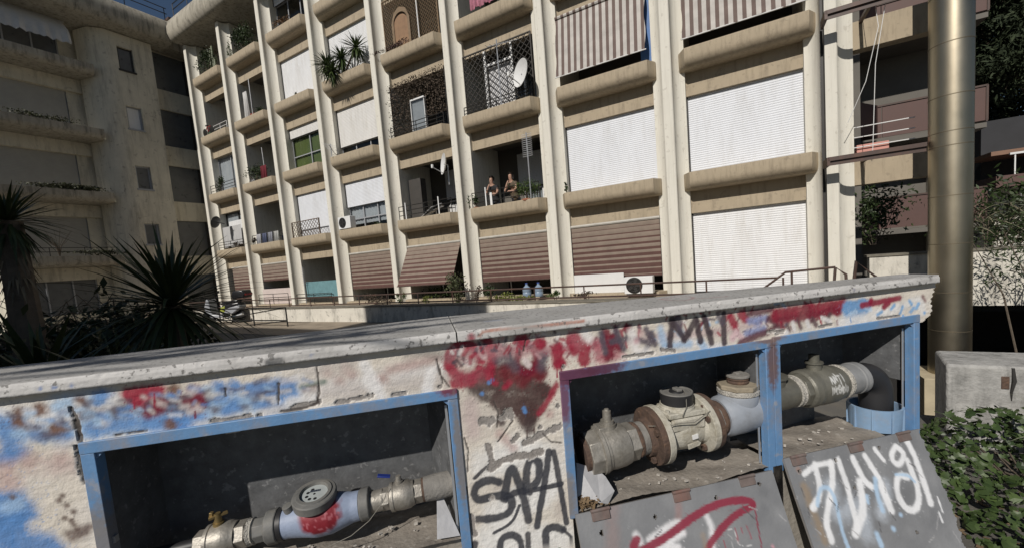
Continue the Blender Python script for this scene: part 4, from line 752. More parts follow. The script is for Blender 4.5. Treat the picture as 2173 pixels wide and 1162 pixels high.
f = MB().lathe([(1.088, .117), (1.112, .116), (1.114, .085), (1.12, .08)], (0, 0, 0), D, 40).build('rusty_flange', RUST, t, .002); bolts(f, 1.062, .096, RUST, -1)
MB().lathe([(1.118, .07), (1.15, .07)], (0, 0, 0), D, 8).build('hex_end', PIPEG, t, .002); MB().lathe([(1.148, .066), (1.156, .074), (1.166, .073), (1.172, .068)], (0, 0, 0), D, 24).build('thread_seal', RUST, t)
MB().lathe([(1.17, .078), (1.182, .082), (1.19, .086), (1.25, .088), (1.33, .086), (1.36, .082), (1.365, .07), (1.42, .07)], (0, 0, 0), D, 40).build('strainer_body', BLUG, t)
c = at(1.272); cz_ = c.z
n_ = MB().lathe([(.0, .07), (.05, .078), (.082, .080), (.088, .076)], (c.x, 0, cz_), (0, 0, 1), 32).build('strainer_neck', BLUG, t)
MB().lathe([(.084, .078), (.09, .083), (.104, .082), (.108, .076)], (c.x, 0, cz_), (0, 0, 1), 28).build('thread_seal', TAPE, n_)
HXM = mat('corroded_hex', (.27, .23, .17), .8, var=.3, scale=25, bump=.4, bscale=100)
MB().lathe([(.106, .072), (.109, .084), (.126, .084), (.130, .079)], (c.x, 0, cz_), (0, 0, 1), 8).build('hex_plug', HXM, n_, .002)
MB().lathe([(.13, .042), (.137, .044), (.143, .041), (.149, .044), (.156, .041)], (c.x, 0, cz_), (0, 0, 1), 24).build('plug_thread', RUST, n_)
MB().lathe([(.155, .044), (.158, .047), (.165, .047), (.168, .044), (.168, 0)], (c.x, 0, cz_), (0, 0, 1), 24).build('plug_cap', PIPEG, n_); MB().box(c.x-.018, c.x+.018, -.018, .018, cz_+.167, cz_+.178).build('plug_square', PIPEG, n_, .002)
MB().tube([at(.8, .075, .06), at(.87, .066, .085), at(.92, .07, .095), at(.98, .062, .1), at(1.06, .085, .09)], .0018, 6).tube([at(.94, .085, .08), at(.965, .12, .075), at(.975, .165, .06), at(.985, .17, .03)], .0015, 6).build('seal_wire', WIRE, t)

# --- third: shut-off valve with black elbow
t = pipe_thing('pipe_valve', 'grey ball valve with white lettering feeding a black elbow into a blue collar', 'valve', 0, .11, .865)
D = Vector((1, 0, .03)).normalized(); D0 = D
OLIVE = mat('dull_valve_grey', (.165, .16, .135), .5, metal=.45, var=.22, scale=20, bump=.15, bscale=100, stain=(.27, .25, .2), stain_amt=.5, sscale=(8, 8, 8))
o_ = -1.0
MB().lathe([(1.37, .066), (1.44, .07), (1.5, .07), (1.545, .066)], D*-0.0, D, 30).build('tee_body', OLIVE, t)
MB().lathe([(0, .05), (.08, .053), (.082, .062), (.092, .062), (.094, .04)], D*1.455, (0, 0, 1), 24).build('tee_neck', OLIVE, t); MB().box(1.435, 1.475, -.02, .02, .133, .15).build('plug_square', OLIVE, t, .003)
MB().lathe([(1.545, .064), (1.55, .071), (1.565, .069), (1.57, .072), (1.58, .066)], (0, 0, 0), D, 26).build('thread_seal', TAPE, t)
MB().lathe([(1.578, .074), (1.606, .077)], (0, 0, 0), D, 8).build('hex_end', OLIVE, t, .003)
b2 = MB(); prof2 = [(1.604+.206*i/56, float(np.interp(1.604+.206*i/56, [1.604, 1.612, 1.64, 1.66, 1.69, 1.75, 1.78, 1.80, 1.81], [.075, .084, .086, .083, .086, .085, .08, .076, .07]))) for i in range(57)]
b2.lathe(prof2, (0, 0, 0), D, 90); me = b2.mesh('valve_body'); V = np.array([v_.co[:] for v_ in me.vertices]); ang = np.arctan2(V[:, 2], -V[:, 1])
cvv = Canvas(V[:, 0], ang*.085, (.165, .16, .135)); base_ = (1.655, .085*.95)
def glyph(c, strokes, x, y, h, wd, col, r):
    for st in strokes: c.spray([(x+a*wd, y+b_*h) for a, b_ in st], col, r, .7, .95)
GL = {'A': [[(0, 0), (.5, 1), (1, 0)], [(.2, .4), (.8, .4)]], 'N': [[(0, 0), (0, 1), (1, 0), (1, 1)]], 'T': [[(.5, 0), (.5, 1)], [(0, 1), (1, 1)]], 'I': [[(.5, 0), (.5, 1)]], 'C': [[(1, .9), (.4, 1), (0, .5), (.4, 0), (1, .1)]], 'E': [[(1, 1), (0, 1), (0, 0), (1, 0)], [(0, .5), (.8, .5)]], 'D': [[(0, 0), (0, 1), (.7, .9), (1, .5), (.7, .1), (0, 0)]], 'O': [[(.5, 0), (0, .5), (.5, 1), (1, .5), (.5, 0)]]}
for row, (txt, x0, wd, st) in enumerate((('ANTI', 1.69, .014, .0205), ('INCENDIO', 1.68, .0095, .0125))):
    for i, ch_ in enumerate(txt): glyph(cvv, GL[ch_], x0+i*st, .070-row*.034+.003*math.sin(i*2.3), .022, wd, (.72, .72, .7), .0042)
ca = me.color_attributes.new('paint', 'FLOAT_COLOR', 'POINT'); ca.data.foreach_set('color', np.concatenate([np.clip(cvv.col, 0, 1), np.ones((len(V), 1))], 1).astype(np.float32).ravel())
v = link('valve_body', me, mat('lettered_valve', (1, 1, 1), .5, metal=.3, var=.2, scale=20, attr='paint', bump=.15, bscale=100), t)
MB().lathe([(.075, .03), (.108, .03), (.108, .036), (.116, .036), (.116, .021), (.148, .021), (.15, .012)], D*1.685, (0, 0, 1), 14).build('stem', OLIVE, v)
MB().lathe([(1.808, .066), (1.815, .078), (1.83, .076), (1.838, .066)], (0, 0, 0), D, 26).build('thread_seal', TAPE, t)
MB().lathe([(1.836, .067), (1.85, .07), (1.895, .069), (1.898, .073), (1.908, .073), (1.91, .068), (1.92, .072), (1.93, .072), (1.933, .066)], (0, 0, 0), D, 30).build('fitting', mat('grey_fitting', (.21, .215, .22), .55, var=.2, scale=20, bump=.1), t)
e0 = D*1.93; ez = e0.z
pts = [Vector((1.90, 0, ez)), Vector((1.94, 0, ez))] + [Vector((1.955+.085*math.sin(a_), 0, ez-.085+.085*math.cos(a_))) for a_ in [math.pi/2*i/8 for i in range(1, 9)]] + [Vector((2.04, 0, ez-.24))]
MB().tube(pts, .064, 28).build('elbow', BLKP, t)
BCOL = mat('blue_collar_plastic', (.22, .34, .50), .55, var=.1, scale=12, bump=.1, bscale=60, stain=(.3, .3, .32), stain_amt=.5, sscale=(6, 6, 6))
cz_ = .672-.865
co_ = MB().lathe([(0, .098), (.105, .103), (.105, .094), (.05, .09)], (2.035, 0, cz_), (0, 0, 1), 36).build('collar', BCOL, t)
for k in range(9):
    a_ = k*2*math.pi/9+.2; MB().obox((2.035+.1015*math.cos(a_), .1015*math.sin(a_), cz_+.052), (.004, .004, .052), Matrix.Rotation(a_, 3, 'Z')).build('rib', BCOL, co_)

# --- scraps lying in the compartments
def scrap(name, label, pts, folds, m):
    b = MB(); b.add(pts, folds); o = b.build(name, m, None, smooth=False, label=label, cat='scrap'); o.location = (0, 0, 0); o.rotation_euler = (0, 0, RZW); s = o.modifiers.new('thick', 'SOLIDIFY'); s.thickness = .0025; return o
SHEET = mat('pale_sheet_metal', (.40, .40, .41), .5, metal=.35, var=.15, scale=10, bump=.1)
scrap('sheet_metal_scrap', 'bent pale sheet metal scrap lying below the cream meter valve', [(.475, Y0+.02, .68), (.555, Y0-.01, .672), (.60, Y0+.03, .745), (.575, Y0+.05, .77), (.50, Y0+.07, .80), (.62, Y0+.0, .70), (.585, Y0-.012, .662)], [(0, 1, 2, 3, 4), (1, 6, 5, 2)], SHEET)
scrap('sheet_metal_scrap', 'triangular torn sheet metal leaning by the right jamb under the blue meter', [(-.035, Y0+.12, .80), (-.05, Y0-.0, .665), (.03, Y0+.0, .66)], [(0, 1, 2)], SHEET)
b = MB(); g = np.random.default_rng(9)
for i in range(140):
    c = Vector((.47+abs(g.normal())*.05, Y0+.01+g.uniform(-.02, .06), .662+g.uniform(0, .03))); M = Matrix.Rotation(g.uniform(0, 6), 3, 'Z') @ Matrix.Rotation(g.uniform(-.7, .7), 3, 'Y'); b.obox(c, (g.uniform(.006, .018), g.uniform(.002, .006), .001), M)
b.build('leaf_litter', leafmat('dry_leaf', (.10, .065, .035), (.24, .17, .10), .9), smooth=False, label='dry leaf litter in the corner of the cream meter compartment', cat='litter', kind='stuff', rz=RZW)
b = MB()
for i in range(60):
    s_ = g.choice([g.uniform(-.5, .02), g.uniform(1.4, 1.9), g.uniform(.6, 1.28)]); c = Vector((s_, Y0+g.uniform(0, .15), .66+(.02 if s_ > 1.36 else 0))); M = Matrix.Rotation(g.uniform(0, 6), 3, 'Z') @ Matrix.Rotation(g.uniform(-.3, .3), 3, 'Y'); q = g.uniform(.002, .008); b.obox(c, (q, q*.7, q*.4), M)
b.build('plaster_crumbs', mat('plaster_crumb', (.45, .42, .38), .95, var=.3), smooth=False, label='pale crumbs of render scattered on the dusty compartment floors', cat='rubble', kind='stuff', rz=RZW)
# ================================================================== terrace edge: low wall, railings
LWM = mat('low_wall_plaster', (.62, .59, .52), .9, var=.12, scale=2, bump=.3, bscale=40, stain=(.16, .15, .13), stain_amt=.8, sscale=(2, 2, .6), spots=(.2, .19, .17), spot_amt=.6, spot_scale=7)
MOSS = mat('mossy_top', (.17, .155, .125), .95, var=.35, scale=6, bump=.5, bscale=40)
t = fthing('retaining_wall', 'low stained white retaining wall with a dark mossy top in front of the flats', 'wall', 0, 0, 0)
MB().box(-16.1, 9.0, -2.4, -2.05, 0, .50).build('wall_face', LWM, t); MB().box(-16.1, 9.0, -2.43, -2.03, .501, .53).build('wall_top', MOSS, t)
t = fthing('terrace_railing', 'two-bar brown metal railing running along the terrace with a stepped end', 'railing', 0, -1.85, 0)
b = MB()
for z in (.83, .56): b.tube([(-15.3, 0, z), (10.55, 0, z)], .022, 6)
b.build('rail', BROWN, t); b = MB().tube([(10.3, 0, .62), (10.68, 0, .93), (11.45, 0, .98)], .024, 6); b.build('rail', BROWN, t)
for i in range(20): MB().tube([(-15.2+i*1.36, 0, .33), (-15.2+i*1.36, 0, .83)], .018, 6).build('post', BROWN, t)
MB().tube([(10.78, 0, .3), (10.78, 0, .93)], .02, 6).build('post', BROWN, t); MB().tube([(11.4, 0, .3), (11.45, 0, .98), (11.6, 0, .84), (11.62, 0, .3)], .024, 6).build('post', BROWN, t)
MB().tube([(11.62, -.25, .3), (11.7, -.25, 1.08), (12.0, -.25, .75)], .028, 6).build('post', BROWN, t)
t = fthing('ramp_railing', 'black pipe railing of the sunken ramp beside the parked scooter', 'railing', 0, -3.35, 0)
b = MB()
for z in (.66, .22): b.tube([(-14, 0, z), (-3.46, 0, z)], .025, 6)
b.tube([(-10.5, .2, .02), (-3.46, 0, .66)], .02, 6).tube([(-9.5, .2, -.2), (-3.46, 0, .2)], .02, 6); b.build('rail', BLACKM, t)
for u in (-12.6, -10.1, -7.9, -5.5, -3.46): MB().tube([(u, 0, 0), (u, 0, .67)], .025, 6).build('post', BLACKM, t)

# ================================================================== ground-floor sun blinds
STRIPE = stripes('striped_blind', (.225, .18, .147), (.112, .062, .054), 2, .165, .5, grow=(0, -1.75))
def blind(bay, label, zb, out=0., u0=.0, u1=2.58, zt=2.42):
    t = fthing('sun_blind', label, 'blind', ub(bay), .42, zt, 'striped ground floor sun blinds'); h = zt-zb; b = MB(); nr = 90
    for i in range(nr+1):
        q = i/nr; z = -h*q; fb = (-z/.165) % 1; y = -out*q - .008*math.sin(math.pi*fb)
        for x in (u0+.01, (u0+u1)/2, u1-.01): b.v.append((x, y, z))
    for i in range(nr):
        for c in range(2): a_ = i*3+c; b.f.append((a_, a_+1, a_+4, a_+3))
    b.build('cloth', STRIPE, t); MB().tube([(u0, -out, -h), (u1, -out, -h)], .018, 6).build('bottom_bar', BROWN, t); MB().tube([(u0, .0, .02), (u1, .0, .02)], .045, 8).build('roller', mat('pale_tube', (.42, .40, .36), .6), t)
    if out > .1:
        for x in (u0+.02, u1-.02): MB().tube([(x, .06, -h+.1), (x, -out, -h)], .012, 6).build('arm', BROWN, t)
blind(2, 'tan and maroon striped blind lowered behind the white air conditioner', fac(1310, 588, .42)[1])
blind(3, 'tan and maroon striped blind below the balcony with two people', fac(1095, 595, .42)[1])
blind(4, 'tan and maroon striped blind swung outwards at its foot below the lower satellite dish', .98, .75)
blind(5, 'tan and maroon striped blind lowered beside the teal cloth', fac(790, 611, .42)[1])
blind(7, 'short tan and maroon striped blind with white gate below it', fac(585, 605, .42)[1]+.25)
blind(8, 'tan and maroon striped blind behind the parked scooter', .75, u0=.5)
# vertical-striped awnings on the upper floors
VST = stripes('vertical_stripe_canvas', (.47, .445, .415), (.15, .112, .10), 0, .185, .46, var=.12)
def vawn(bay, k, zt, zb, out, label, u1=2.5):
    t = fthing('awning', label, 'awning', ub(bay), .3, zt, 'vertical striped awnings'); h = zt-zb; b = MB(); nx, nz = 30, 12
    for i in range(nx+1):
        for j in range(nz+1): x = u1*i/nx; q = j/nz; b.v.append((x + .02*math.sin(j*.9)*(i in (0, nx)), -out*q + .02*q*math.sin(i*1.1+k), -h*q + .012*q*math.sin(i*.7)))
    for i in range(nx):
        for j in range(nz): a_ = i*(nz+1)+j; b.f.append((a_, a_+1, a_+nz+2, a_+nz+1))
    b.build('cloth', VST, t); MB().tube([(0, 0, .04), (u1+.05, 0, .04)], .05, 8).build('roller', VST, t); MB().tube([(-.02, -out, -h), (u1+.02, -out, -h)], .016, 6).build('bottom_bar', WHITEP, t)
vawn(2, 2, P(2)+1.98, fac(1183, 170, .2)[1], .25, 'brown and cream striped awning half lowered beside the blue sheet'); vawn(1, 2, P(2)+1.98, fac(1448, 92, .2)[1], .3, 'brown and cream striped awning lowered over the bay next to the end fin')
MB().box(0, .28, 0, .02, 0, 1.7).build('blue_sheet', mat('blue_tarp', (.06, .15, .36), .6, var=.2), label='narrow blue tarpaulin hanging beside the striped awning', cat='tarpaulin', loc=F(ub(2)+2.3, .5, P(2)+.05), rz=RZF)

# ================================================================== balcony railings, lattices
def balrail(bay, k, label, n=3, h=.55, m=BLACKM, x0=.05, x1=2.55, posts=3, d=.12):
    t = fthing('balcony_railing', label, 'railing', ub(bay), d, P(k)); 
    for i in range(n): MB().tube([(x0, 0, h*(i+1)/n), (x1, 0, h*(i+1)/n)], .014, 6).build('rail', m, t)
    for i in range(posts): x = x0+(x1-x0)*i/(posts-1); MB().tube([(x, 0, -.03), (x, 0, h)], .014, 6).build('post', m, t)
    return t
balrail(3, 1, 'dark balcony railing the two people lean on', 3, .5); balrail(4, 1, 'dark balcony railing under the lower satellite dish', 3, .5); balrail(3, 2, 'dark railing at the foot of the diamond lattice', 3, .3)
balrail(4, 2, 'dark railing at the foot of the ivy screen', 3, .4); balrail(8, 1, 'dark balcony railing with a grey cloth above it', 3, .4); balrail(8, 2, 'dark balcony railing in front of glazed bay with shrub', 3, .45)
balrail(7, 1, 'dark balcony railing hung with washing', 2, .45); balrail(8, 3, 'bent pale railing behind the small bicycle', 2, .35, WHITEP, 1.2, 2.5)
for x in (.42, 2.0): MB().box(-.02, .02, -.01, .01, 0, .62).build('railing_post', WHITEP, label='white railing post at the %s of the lower dish balcony' % ('open end' if x < 1 else 'glazed end'), cat='post', loc=F(ub(4)+x, .09, P(1)), rz=RZF)
MB().box(-.02, .02, -.01, .01, 0, .62).build('railing_post', WHITEP, label='white post on the balcony beside the leaning person', cat='post', loc=F(ub(3)+.62, .09, P(1)), rz=RZF)
MB().box(-.04, .04, -.01, .01, 0, .42).build('railing_plate', WHITEP, label='white plate under the leaning person on the balcony', cat='plate', loc=F(ub(3)+.82, .09, P(1)), rz=RZF)
def lattice(bay, k, label, m, x0, x1, z0, z1, step, d=.3, r=.012, single=False):
    t = fthing('lattice', label, 'lattice', ub(bay), d, P(k)); b = MB(); H = z1-z0; Wd = x1-x0; i = -int(H/step)-1
    def clip(xa, za, xb, zb):
        t0, t1 = 0., 1.
        dx, dz = xb-xa, zb-za
        for p_, q_ in ((-dx, xa-x0), (dx, x1-xa), (-dz, za-z0), (dz, z1-za)):
            if abs(p_) < 1e-9: continue
            s_ = q_/p_
            if p_ < 0: t0 = max(t0, s_)
            else: t1 = min(t1, s_)
        return (t0, t1)
    while i*step < Wd+H:
        for sg, y in ((1, 0), (-1, .02)):
            xa = x0+i*step if sg > 0 else x0+i*step+H; xb = xa+sg*H; a0, a1 = clip(xa, z0, xb, z1)
            if a1-a0 > .02: b.tube([(xa+(xb-xa)*a0, y, z0+H*a0), (xa+(xb-xa)*a1, y, z0+H*a1)], r, 4, False)
        i += 1
    b.build('lath', m, t).__setitem__('kind', 'stuff'); f = MB().box(x0, x1, -.015, .035, z1-.03, z1).box(x0, x0+.03, -.015, .035, z0, z1-.03).box(x1-.03, x1, -.015, .035, z0, z1-.03).build('lattice_frame', m, t); return t
WOODL = mat('weathered_lath', (.21, .15, .095), .9, var=.25, scale=10)
lattice(3, 2, 'dark diamond metal lattice filling the bay behind the upper satellite dish', mat('dark_lath', (.045, .04, .035), .7), .02, 2.56, 0, 2., .2, .32)
MB().box(.75, .83, .45, .5, 0, 2.).box(1.75, 1.82, .45, .5, 0, 2.).box(.83, 1.75, .45, .5, 1.5, 1.57).build('window', WHITEP, APT, loc=(ub(3), 0, P(2)))
MB().box(.83, 1.75, .6, .61, 0, 1.5).build('curtain', CURT, APT, loc=(ub(3), 0, P(2)))
lattice(4, 3, 'wooden diamond trellis with arched panel filling a high bay', WOODL, .02, 2.56, 0, 2.0, .13, .34)
t = fthing('arched_panel', 'arched wooden panel set in the high trellis bay', 'panel', ub(4)+.5, .28, P(3))
b = MB().prism([(.1, 0), (.75, 0), (.75, .95)] + [(.425+.325*math.cos(a_), .95+.3*math.sin(a_)) for a_ in [math.pi*i/8 for i in range(1, 8)]] + [(.1, .95)], 0, .03, axis=1); b.build('board', mat('warm_wood', (.25, .15, .085), .8, var=.25, scale=6), t, .005)
MB().prism([(0, 0), (.095, 0), (.095, 1.0)] + [(.425-.33*math.cos(a_), 1.0+.32*math.sin(a_)) for a_ in [math.pi*i/8 for i in range(1, 8)]] + [(.755, 1.0), (.755, 0), (.85, 0), (.85, 1.05), (.7, 1.38), (.425, 1.5), (.15, 1.38), (0, 1.05)], -.02, .02, axis=1).build('surround', WOODL, t)
MB().tube([(1.25, -.05, 0), (1.25, -.05, 1.9)], .022, 6).build('pole', WHITEP, t)
lattice(6, 1, 'low brown folding trellis standing on a balcony before a closed shutter', mat('brown_lath', (.12, .085, .06), .8), .0, 2.0, 0, .72, .2, .14, .011)

# ================================================================== plants on the balconies
LEAF_D = leafmat('dark_leaf', (.012, .022, .008), (.045, .07, .022)); LEAF_G = leafmat('green_leaf', (.03, .06, .014), (.085, .125, .035)); LEAF_R = leafmat('dry_ivy_leaf', (.035, .025, .018), (.13, .10, .075), .9); LEAF_Y = leafmat('yellow_green_leaf', (.07, .09, .015), (.17, .19, .04))
BARK = mat('bark', (.10, .08, .06), .95, var=.3, scale=12, bump=.6, bscale=30)
TERRA = mat('terracotta', (.32, .13, .075), .85, var=.15, scale=10)
def shrub(name, label, loc, r, n, size, m, cat='plant', stems=5, pot=None, group=None, aspect=.45, rz=RZF, up=.3):
    t = thing(name, label, cat, loc, rz, group); g = np.random.default_rng(abs(hash(label)) % 1000 if False else sum(map(ord, label)))
    cc = []; k = max(3, n//60); ctr = ellipsoid_pts((0, 0, r[2]), (r[0]*.75, r[1]*.75, r[2]*.75), k, g, .2)
    for c in ctr: cc.append(c + g.normal(size=(n//k, 3))*np.array(r)*.22)
    cc = np.concatenate(cc); cc[:, 2] = np.maximum(cc[:, 2], -.1); V, Q = leafcloud(cc, size, aspect, g, up); f = link('foliage', npmesh('foliage', V, Q), m, t)
    b = MB()
    for i in range(stems): c = ctr[i % k]; b.tube([(c[0]*.2, c[1]*.2, 0), (c[0]*.6, c[1]*.6, c[2]*.5), tuple(c)], [.012, .009, .004], 5)
    b.build('stem', BARK, t)
    if pot: MB().lathe([(-pot*.9, pot*.6), (-.02, pot*.85), (-.02, pot*.95), (.03, pot*.95), (.03, pot*.8)], (0, 0, 0), (0, 0, 1), 14).build('pot', TERRA, t)
    return t
def yucca(name, label, loc, heads, leafm, rz=0., stemr=.05, group=None, parts=True, skirt=0, seed=1):
    """heads: (offset, leaf count, length, width, low angle)"""
    t = thing(name, label, 'yucca', loc, rz, group); g = random.Random(seed); base = Vector((0, 0, 0))
    for (off, n, L, wd, lo) in heads:
        off = Vector(off); MB().tube([base + Vector((off.x*.1, off.y*.1, 0)), Vector((off.x*.5, off.y*.5, off.z*.55)), off], [stemr*1.2, stemr, stemr*.8], 9).build('trunk', BARK, t)
        bl = [blade(L, wd, dr) for dr in (.06, .16, .30, .45)]; vs, fs = bl[1]; mes = [MB().add(*q).mesh('leaf') for q in bl]
        mb = MB()
        for M, sc_ in rosette(n, L, wd, g, lo):
            M2 = Matrix.Translation(off) @ M @ Matrix.Diagonal((sc_, 1, 1, 1)).to_4x4()
            if parts:
                o = link('leaf', g.choice(mes), leafm, t); o.matrix_local = M2
            else: mb.add([M2 @ Vector(v_) for v_ in g.choice(bl)[0]], fs)
        if not parts: mb.build('foliage', leafm, t)
        if skirt:
            sk = MB(); vs, fs = blade(L*.95, wd, -.05)
            for i in range(skirt):
                M2 = Matrix.Translation(off - Vector((0, 0, g.uniform(.02, .5)))) @ Matrix.Rotation(i*2.4, 4, 'Z') @ Matrix.Rotation(R(g.uniform(62, 82)), 4, 'Y'); sk.add([M2 @ Vector(v_) for v_ in vs], fs)
            sk.build('dead_leaves', leafmat('dead_leaf', (.07, .06, .045), (.20, .17, .12), .9), t)
    return t
uy, zy = fac(725, 140, .1)
yucca('yucca', 'bushy potted yucca spilling over the balcony of a high shuttered bay', F(uy, .15, P(3)), [((-.75, -.15, .55), 110, .60, .055, -75), ((.1, -.1, .55), 110, .60, .055, -75), ((.85, 0, .75), 110, .60, .055, -75), ((-.35, -.25, .15), 100, .6, .055, -85)], leafmat('yucca_green', (.025, .048, .013), (.08, .11, .035), .45), RZF, .035, parts=False, seed=4)
def bal(bay, k, x, d=.18): return F(ub(bay)+x, d, P(k))
IVY = fthing('ivy_screen', 'dry brown ivy covering a bay around a small white window', 'ivy', ub(4), .34, P(2)); g = np.random.default_rng(5)
cc = np.stack([g.uniform(-.25, 2.6, 5200), g.normal(size=5200)*.06, g.uniform(.02, 2.05, 5200)], 1); kp = ~((cc[:, 0] > .98) & (cc[:, 0] < 1.62) & (cc[:, 2] < 1.28)) & ~((cc[:, 0] > 1.5) & (cc[:, 2] < .5)) & ~((cc[:, 0] < 0) & (g.uniform(size=5200) > .25)); V, Q = leafcloud(cc[kp], .032, .6, g); link('foliage', npmesh('foliage', V, Q), LEAF_R, IVY)
window(IVY, .97, 1.63, -.02, .05, 1.25, cols=1, curtain=True); MB().box(-.02, .0, .0, .03, 0, 2.0).box(2.56, 2.58, 0, .03, 0, 2.).build('support', BLACKM, IVY)
shrub('trailing_plant', 'dry maroon vine spilling over the parapet of the high trellis bay', bal(4, 3, .6, .02), (.95, .12, .12), 500, .035, leafmat('maroon_leaf', (.03, .015, .015), (.09, .05, .045)))
shrub('potted_shrub', 'rosemary-like green bush on the balcony corner beside the two people', bal(3, 1, 2.1, .12), (.48, .28, .33), 900, .05, LEAF_G, pot=.16, aspect=.16, up=1.2)
shrub('potted_shrub', 'small dark leafy plant at the left of the two people', bal(3, 1, .18, .15), (.18, .12, .26), 220, .035, LEAF_D, pot=.1)
t = shrub('bare_plant', 'thin bare stalk with few leaves leaning out from the balcony with people', bal(3, 1, -.05, .05), (.12, .08, .35), 26, .045, LEAF_D)
for bay, k, lab, x, r_, n_, m_ in ((8, 4, 'tall dark plants filling the top corner loggia', 1.2, (.9, .25, .6), 1500, LEAF_D), (7, 4, 'dark bushy plants in the top loggia next to the corner', 1.5, (1., .3, .75), 1800, LEAF_D), (7, 4, 'light green sprig at the fin of the top loggia', .1, (.2, .12, .5), 160, LEAF_G), (6, 4, 'dry orange-brown plants in a window box at the top', 1.0, (.6, .12, .3), 220, leafmat('ochre_leaf', (.09, .05, .03), (.2, .12, .06))), (7, 2, 'straggly trailing plants over the balcony with a red chair', .9, (1.1, .2, .4), 800, LEAF_D), (8, 2, 'dark shrub in front of the glazed corner bay', .9, (.4, .2, .45), 350, LEAF_D), (7, 1, 'small brown plant at the end of the washing balcony', .1, (.22, .12, .2), 160, LEAF_R), (8, 1, 'dull plants along the railing under the grey cloth', 1.9, (.5, .15, .2), 220, LEAF_R), (7, 3, 'few plants along the loggia with a tall pole', 1.8, (.7, .12, .15), 160, LEAF_D), (5, 1, 'tiny plant at the window under the half-lowered shutter', 2.2, (.2, .1, .1), 60, LEAF_D), (6, 3, 'faint sprig before the full white shutter', 1.4, (.1, .08, .15), 22, LEAF_D), (2, 1, 'small dark sprig in front of the wide shutter', .05, (.1, .06, .18), 40, LEAF_D)):
    shrub('potted_plant', lab, bal(bay, k, x), r_, n_, .045, m_)
t = fthing('cactus', 'tall pale column cactus in the top corner loggia', 'cactus', ub(8)+1.9, .2, P(4)-.3)
for x, h in ((0, 1.5), (-.22, 1.35), (.14, .9)): MB().lathe([(0, .05), (h*.5, .06), (h-.06, .05), (h, .01)], (x, 0, 0), (.02*x, 0, 1), 9).build('column', leafmat('cactus_green', (.09, .11, .06), (.16, .18, .11)), t)

# ================================================================== dishes, aerials, air conditioners
def dish(label, u, d, z, rad, face, side=1):
    t = fthing('satellite_dish', label, 'satellite dish', u, d, z, 'satellite dishes on the balconies'); fd = Vector(face).normalized(); c = Vector((0, 0, .62))
    MB().tube([(0, .25, -.05), (0, .25, .62), tuple(c + Vector((0, .06, 0)))], .02, 6).build('mast', ALU, t)
    MB().lathe([(-.09, .05), (-.085, rad*.3), (-.06, rad*.65), (0, rad), (.008, rad), (-.05, rad*.65), (-.075, rad*.3), (-.08, .0)], c, fd, 32).build('reflector', WHITEP, t)
    sd_ = fd.cross(Vector((0, 0, 1))).normalized(); lo = c + fd*rad*1.05 - Vector((0, 0, rad*.45)); MB().tube([c - Vector((0, 0, rad*.9)), lo], .014, 6).build('arm', ALU, t); MB().obox(lo + Vector((0, 0, .03)), (.03, .03, .06), Matrix.Identity(3)).build('receiver', WHITEP, t, .006); return t
u_, z_ = fac(1104, 155, -.1); dish('white satellite dish on a post before the diamond lattice', u_, -.1, z_-.62, .40, (-.5, -.82, .12))
u_, z_ = fac(940, 348, -.1); dish('white satellite dish on the balcony below the ivy screen', u_, -.1, z_-.62, .36, (-.62, -.75, .12))
t = fthing('satellite_dish', 'small black dish on the corner fin beside the grey cloth', 'satellite dish', *((lambda q: (q[0], -.25, q[1]))(fac(458, 472, -.25)))); MB().lathe([(-.06, .03), (-.03, .2), (.02, .32), (.03, .32), (-.02, .2), (-.05, 0)], (0, 0, 0), (-.8, -.4, .35), 20).build('reflector', BLACKM, t); MB().tube([(0, 0, 0), (.25, .3, -.1)], .02, 6).build('arm', BLACKM, t)
def yagi(label, u, d, z, h, nrod, ln, dirx=(1, 0, 0), vertical=False):
    t = fthing('tv_aerial', label, 'aerial', u, d, z, 'tv aerials on the balconies'); MB().tube([(0, 0, 0), (0, 0, h)], .02, 6).build('mast', ALU, t); dv = Vector(dirx).normalized(); b = MB(); c = Vector((0, 0, h-.15))
    if vertical:
        MB().tube([c - Vector((0, 0, .55)), c + Vector((0, 0, .12))], .016, 6).build('boom', ALU, t)
        for i in range(nrod): p = c + Vector((0, 0, -.55+.65*i/(nrod-1))); b.tube([p - dv*ln, p + dv*ln], .008, 4)
    else:
        MB().tube([c - dv*.7, c + dv*.3], .014, 6).build('boom', ALU, t); sv = dv.cross(Vector((0, 0, 1)))
        for i in range(nrod): p = c + dv*(-.7+1.0*i/(nrod-1)); q = sv*ln*(.6+.4*i/nrod) + Vector((0, 0, .08)); b.tube([p-q, p+q], .007, 4)
    b.build('rod', ALU, t); return t
u_, z_ = fac(1127, 420, 0); yagi('grid tv aerial on a tall mast beside the green bush balcony', u_, .0, P(1), fac(1122, 280, 0)[1]-P(1), 12, .17, vertical=True)
u_, z_ = fac(700, 315, -.1); yagi('tv aerial sticking out at the fin left of a half-closed shutter', u_, -.05, P(2), .5, 7, .3, (.5, -.6, .1))
u_, z_ = fac(645, 590, -.1); yagi('grid tv aerial on the fin beside the teal cloth', u_, -.12, P(0), z_-P(0)+.5, 9, .14, vertical=True)
u_, z_ = fac(1030, 105, -.1); yagi('horizontal tv aerial above the diamond lattice', u_+.3, .1, P(2), 2.0, 8, .28, (-.9, -.2, 0))
